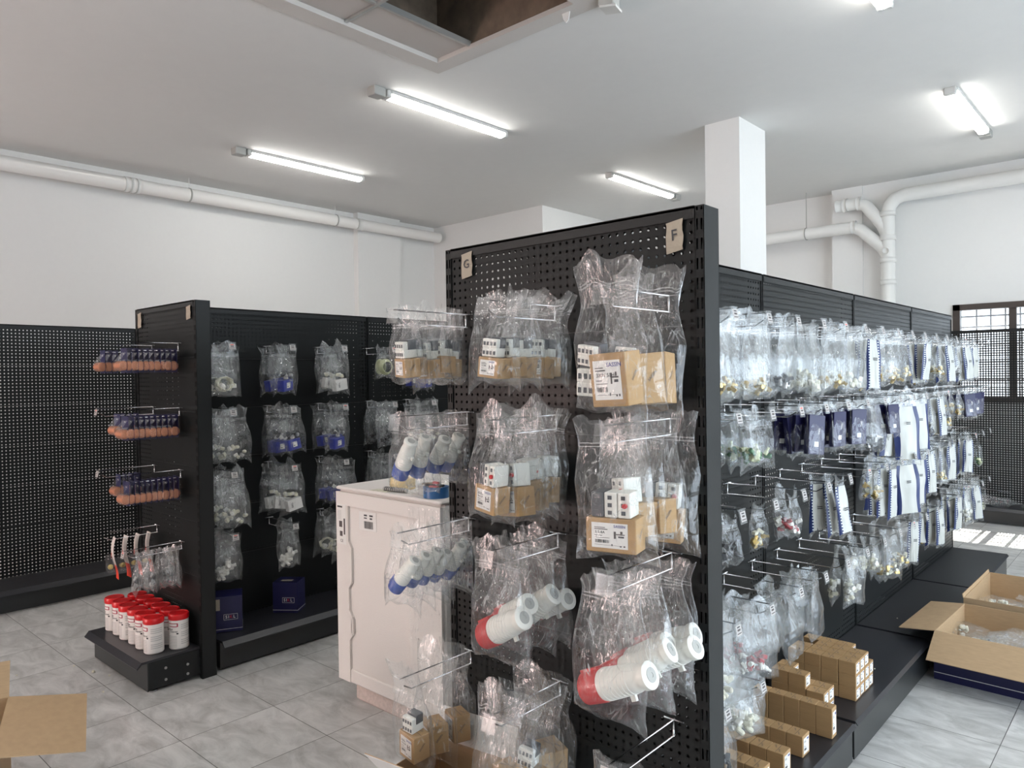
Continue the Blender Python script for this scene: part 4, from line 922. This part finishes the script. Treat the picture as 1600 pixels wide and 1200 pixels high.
TZ = FH+.0165
def ring(name, lab, loc, r0, r1, h_, m_, cat='tape roll'):
    t = thing(name, lab, cat, loc); b = MB(); n = 32
    vs_ = []
    for r_, z in ((r1, 0), (r1, h_), (r0, h_), (r0, 0)):
        for k in range(n): a = 2*math.pi*k/n; vs_.append((r_*math.cos(a), r_*math.sin(a), z))
    fs = [(q*n+k, q*n+(k+1) % n, ((q+1) % 4)*n+(k+1) % n, ((q+1) % 4)*n+k) for q in range(4) for k in range(n)]
    b.add(vs_, fs, M[m_]); b.build('tape', t, 'auto')
    b = MB(); vs2 = []
    for r_, z in ((r0, .001), (r0, h_-.001), (r0-.004, h_-.001), (r0-.004, .001)):
        for k in range(n): a = 2*math.pi*k/n; vs2.append((r_*math.cos(a), r_*math.sin(a), z))
    b.add(vs2, fs, M['kraft2']); b.build('core', t, 'auto')
ring('masking_tape_roll', 'pale yellow masking tape roll on top of the wrapped appliance', (-2.80, 2.30, TZ), .037, .062, .050, 'yellowtape')
ring('blue_tape_roll', 'blue adhesive tape roll on the appliance corner', (-2.475, 2.225, TZ), .040, .058, .048, 'tapeblue')
ring('clear_tape_roll', 'brown-edged clear tape roll tucked beside the blue tape roll', (-2.565, 2.265, TZ), .038, .055, .048, 'greybox')
t = thing('utility_knife', 'grey ribbed utility knife handle lying before the yellow tape roll', 'knife', (-2.74, 2.205, TZ+.011), R(8))
b = MB(); b.tube([(-.075, 0, 0), (-.07, 0, 0), (.075, 0, 0)], [.006, .010, .010], M['greybox'], n=10)
for i in range(11): b.tube([(-.06+.012*i, 0, .0), (-.055+.012*i, 0, .0)], .0112, M['dgrey'], n=10)
b.build('handle', t, 'auto')
t = thing('small_red_clip', 'small red and black cutter resting on the blue tape roll', 'tool', (-2.47, 2.22, TZ+.049), R(20))
b = MB(); b.box(-.05, .04, -.008, .008, 0, .010, M['black'], ch=.002); b.box(-.015, .015, -.010, .010, .010, .022, M['red'], ch=.003); b.build('cutter_body', t)
b = MB(); b.box(-.02, .02, -.03, -.012, 0, .006, M['red']); b.build('red_tab', t)
for i, (x, y, rz, w2, d2, m_, lb) in enumerate(((-2.62, 2.42, 14, .21, .15, 'paper', 'white paper sheet lying on the wrapped appliance'), (-2.52, 2.55, -18, .20, .14, 'paper', 'white paper sheet at the back edge of the appliance top'), (-2.44, 2.36, 32, .16, .05, 'lime', 'narrow lime yellow paper strip on the appliance top'), (-2.82, 2.19, 3, .12, .05, 'cream', 'small cream notepad under the grey knife'))):
    b = MB(); b.box(-w2/2, w2/2, -d2/2, d2/2, 0, .0015, M[m_]); o = b.build('paper_sheet'); o.location = (x, y, TZ+.0003+.0018*(i if i < 3 else 0)); o.rotation_euler = (0, 0, R(rz)); tag(o, lb, 'paper')

# ------------------------------------------------------------------ far base: basket and heap of bags
t = thing('wire_basket', 'chrome wire basket tipped against the perforated panel by the window', 'basket', (-1.48, 9.0, .26), R(4))
b = MB(); T = TR(0, 0, 0, -50, 6); w2, h2, d2 = .20, .13, .10; c = M['chrome']
for yy in (-d2/2, d2/2): b.tube([(-w2, yy, -h2/2), (w2, yy, -h2/2), (w2, yy, h2/2), (-w2, yy, h2/2), (-w2, yy, -h2/2)], .005, c, T, n=6)
for i in range(24):
    x = -w2+2*w2*i/23; b.tube([(x, d2/2, -h2/2), (x, d2/2, h2/2)], .0018, c, T, n=5, cap=False); b.tube([(x, -d2/2, -h2/2), (x, d2/2, -h2/2)], .0018, c, T, n=5, cap=False)
for i in range(8): z = -h2/2+h2*i/7; b.tube([(-w2, d2/2, z), (w2, d2/2, z)], .0018, c, T, n=5, cap=False)
b.build('wire_body', t, True)
hp = [p_bits('bulk', (.24, .28, .04), mt='filmh'), p_bits('greenbits', (.22, .26, .035), mt='filmh'), p_bits('redbits', (.2, .24, .03), mt='filmh'), p_bits('dark', (.2, .26, .03), mt='filmh')]
for i, (x, y, z, rx, rz) in enumerate(((-1.72, 9.05, .27, 60, 10), (-1.58, 8.98, .22, 84, 60), (-1.40, 8.96, .22, 84, -20), (-1.25, 8.98, .22, 84, 40), (-1.85, 9.1, .36, 30, 0), (-.95, 9.0, .22, 84, 80), (-1.66, 9.14, .44, 10, 5))):
    o = place(hp[i % 4], (x, y, z), 0, '%s clear bag heaped on the far base shelf below the window' % ORD[i], 'clear bags heaped below the window'); o.rotation_euler = (R(rx), 0, R(rz))

# crumbs of foam on the floor
for i, (x, y, s_) in enumerate(((-4.60, 1.40, .006), (-4.42, 1.44, .010), (-4.30, 1.48, .005), (-4.10, 1.38, .006), (-4.7, 1.15, .005), (-1.08, 3.75, .004), (-1.2, 4.6, .004))):
    b = MB(); b.lathe([(s_*.5, 0), (s_, s_*.4), (s_*.8, s_*1.1), (s_*.2, s_*1.4)], M['cream'], n=7); o = b.build('foam_crumb'); o.location = (x, y, .0005 if i < 5 else .171); tag(o, 'tiny white foam crumb lying beside the black gondola base', 'crumb', 'foam crumbs')

# remove prototypes never placed
for o in [o for o in COL.objects if o.parent is None and o.get('label') == 'x']: kill(o)
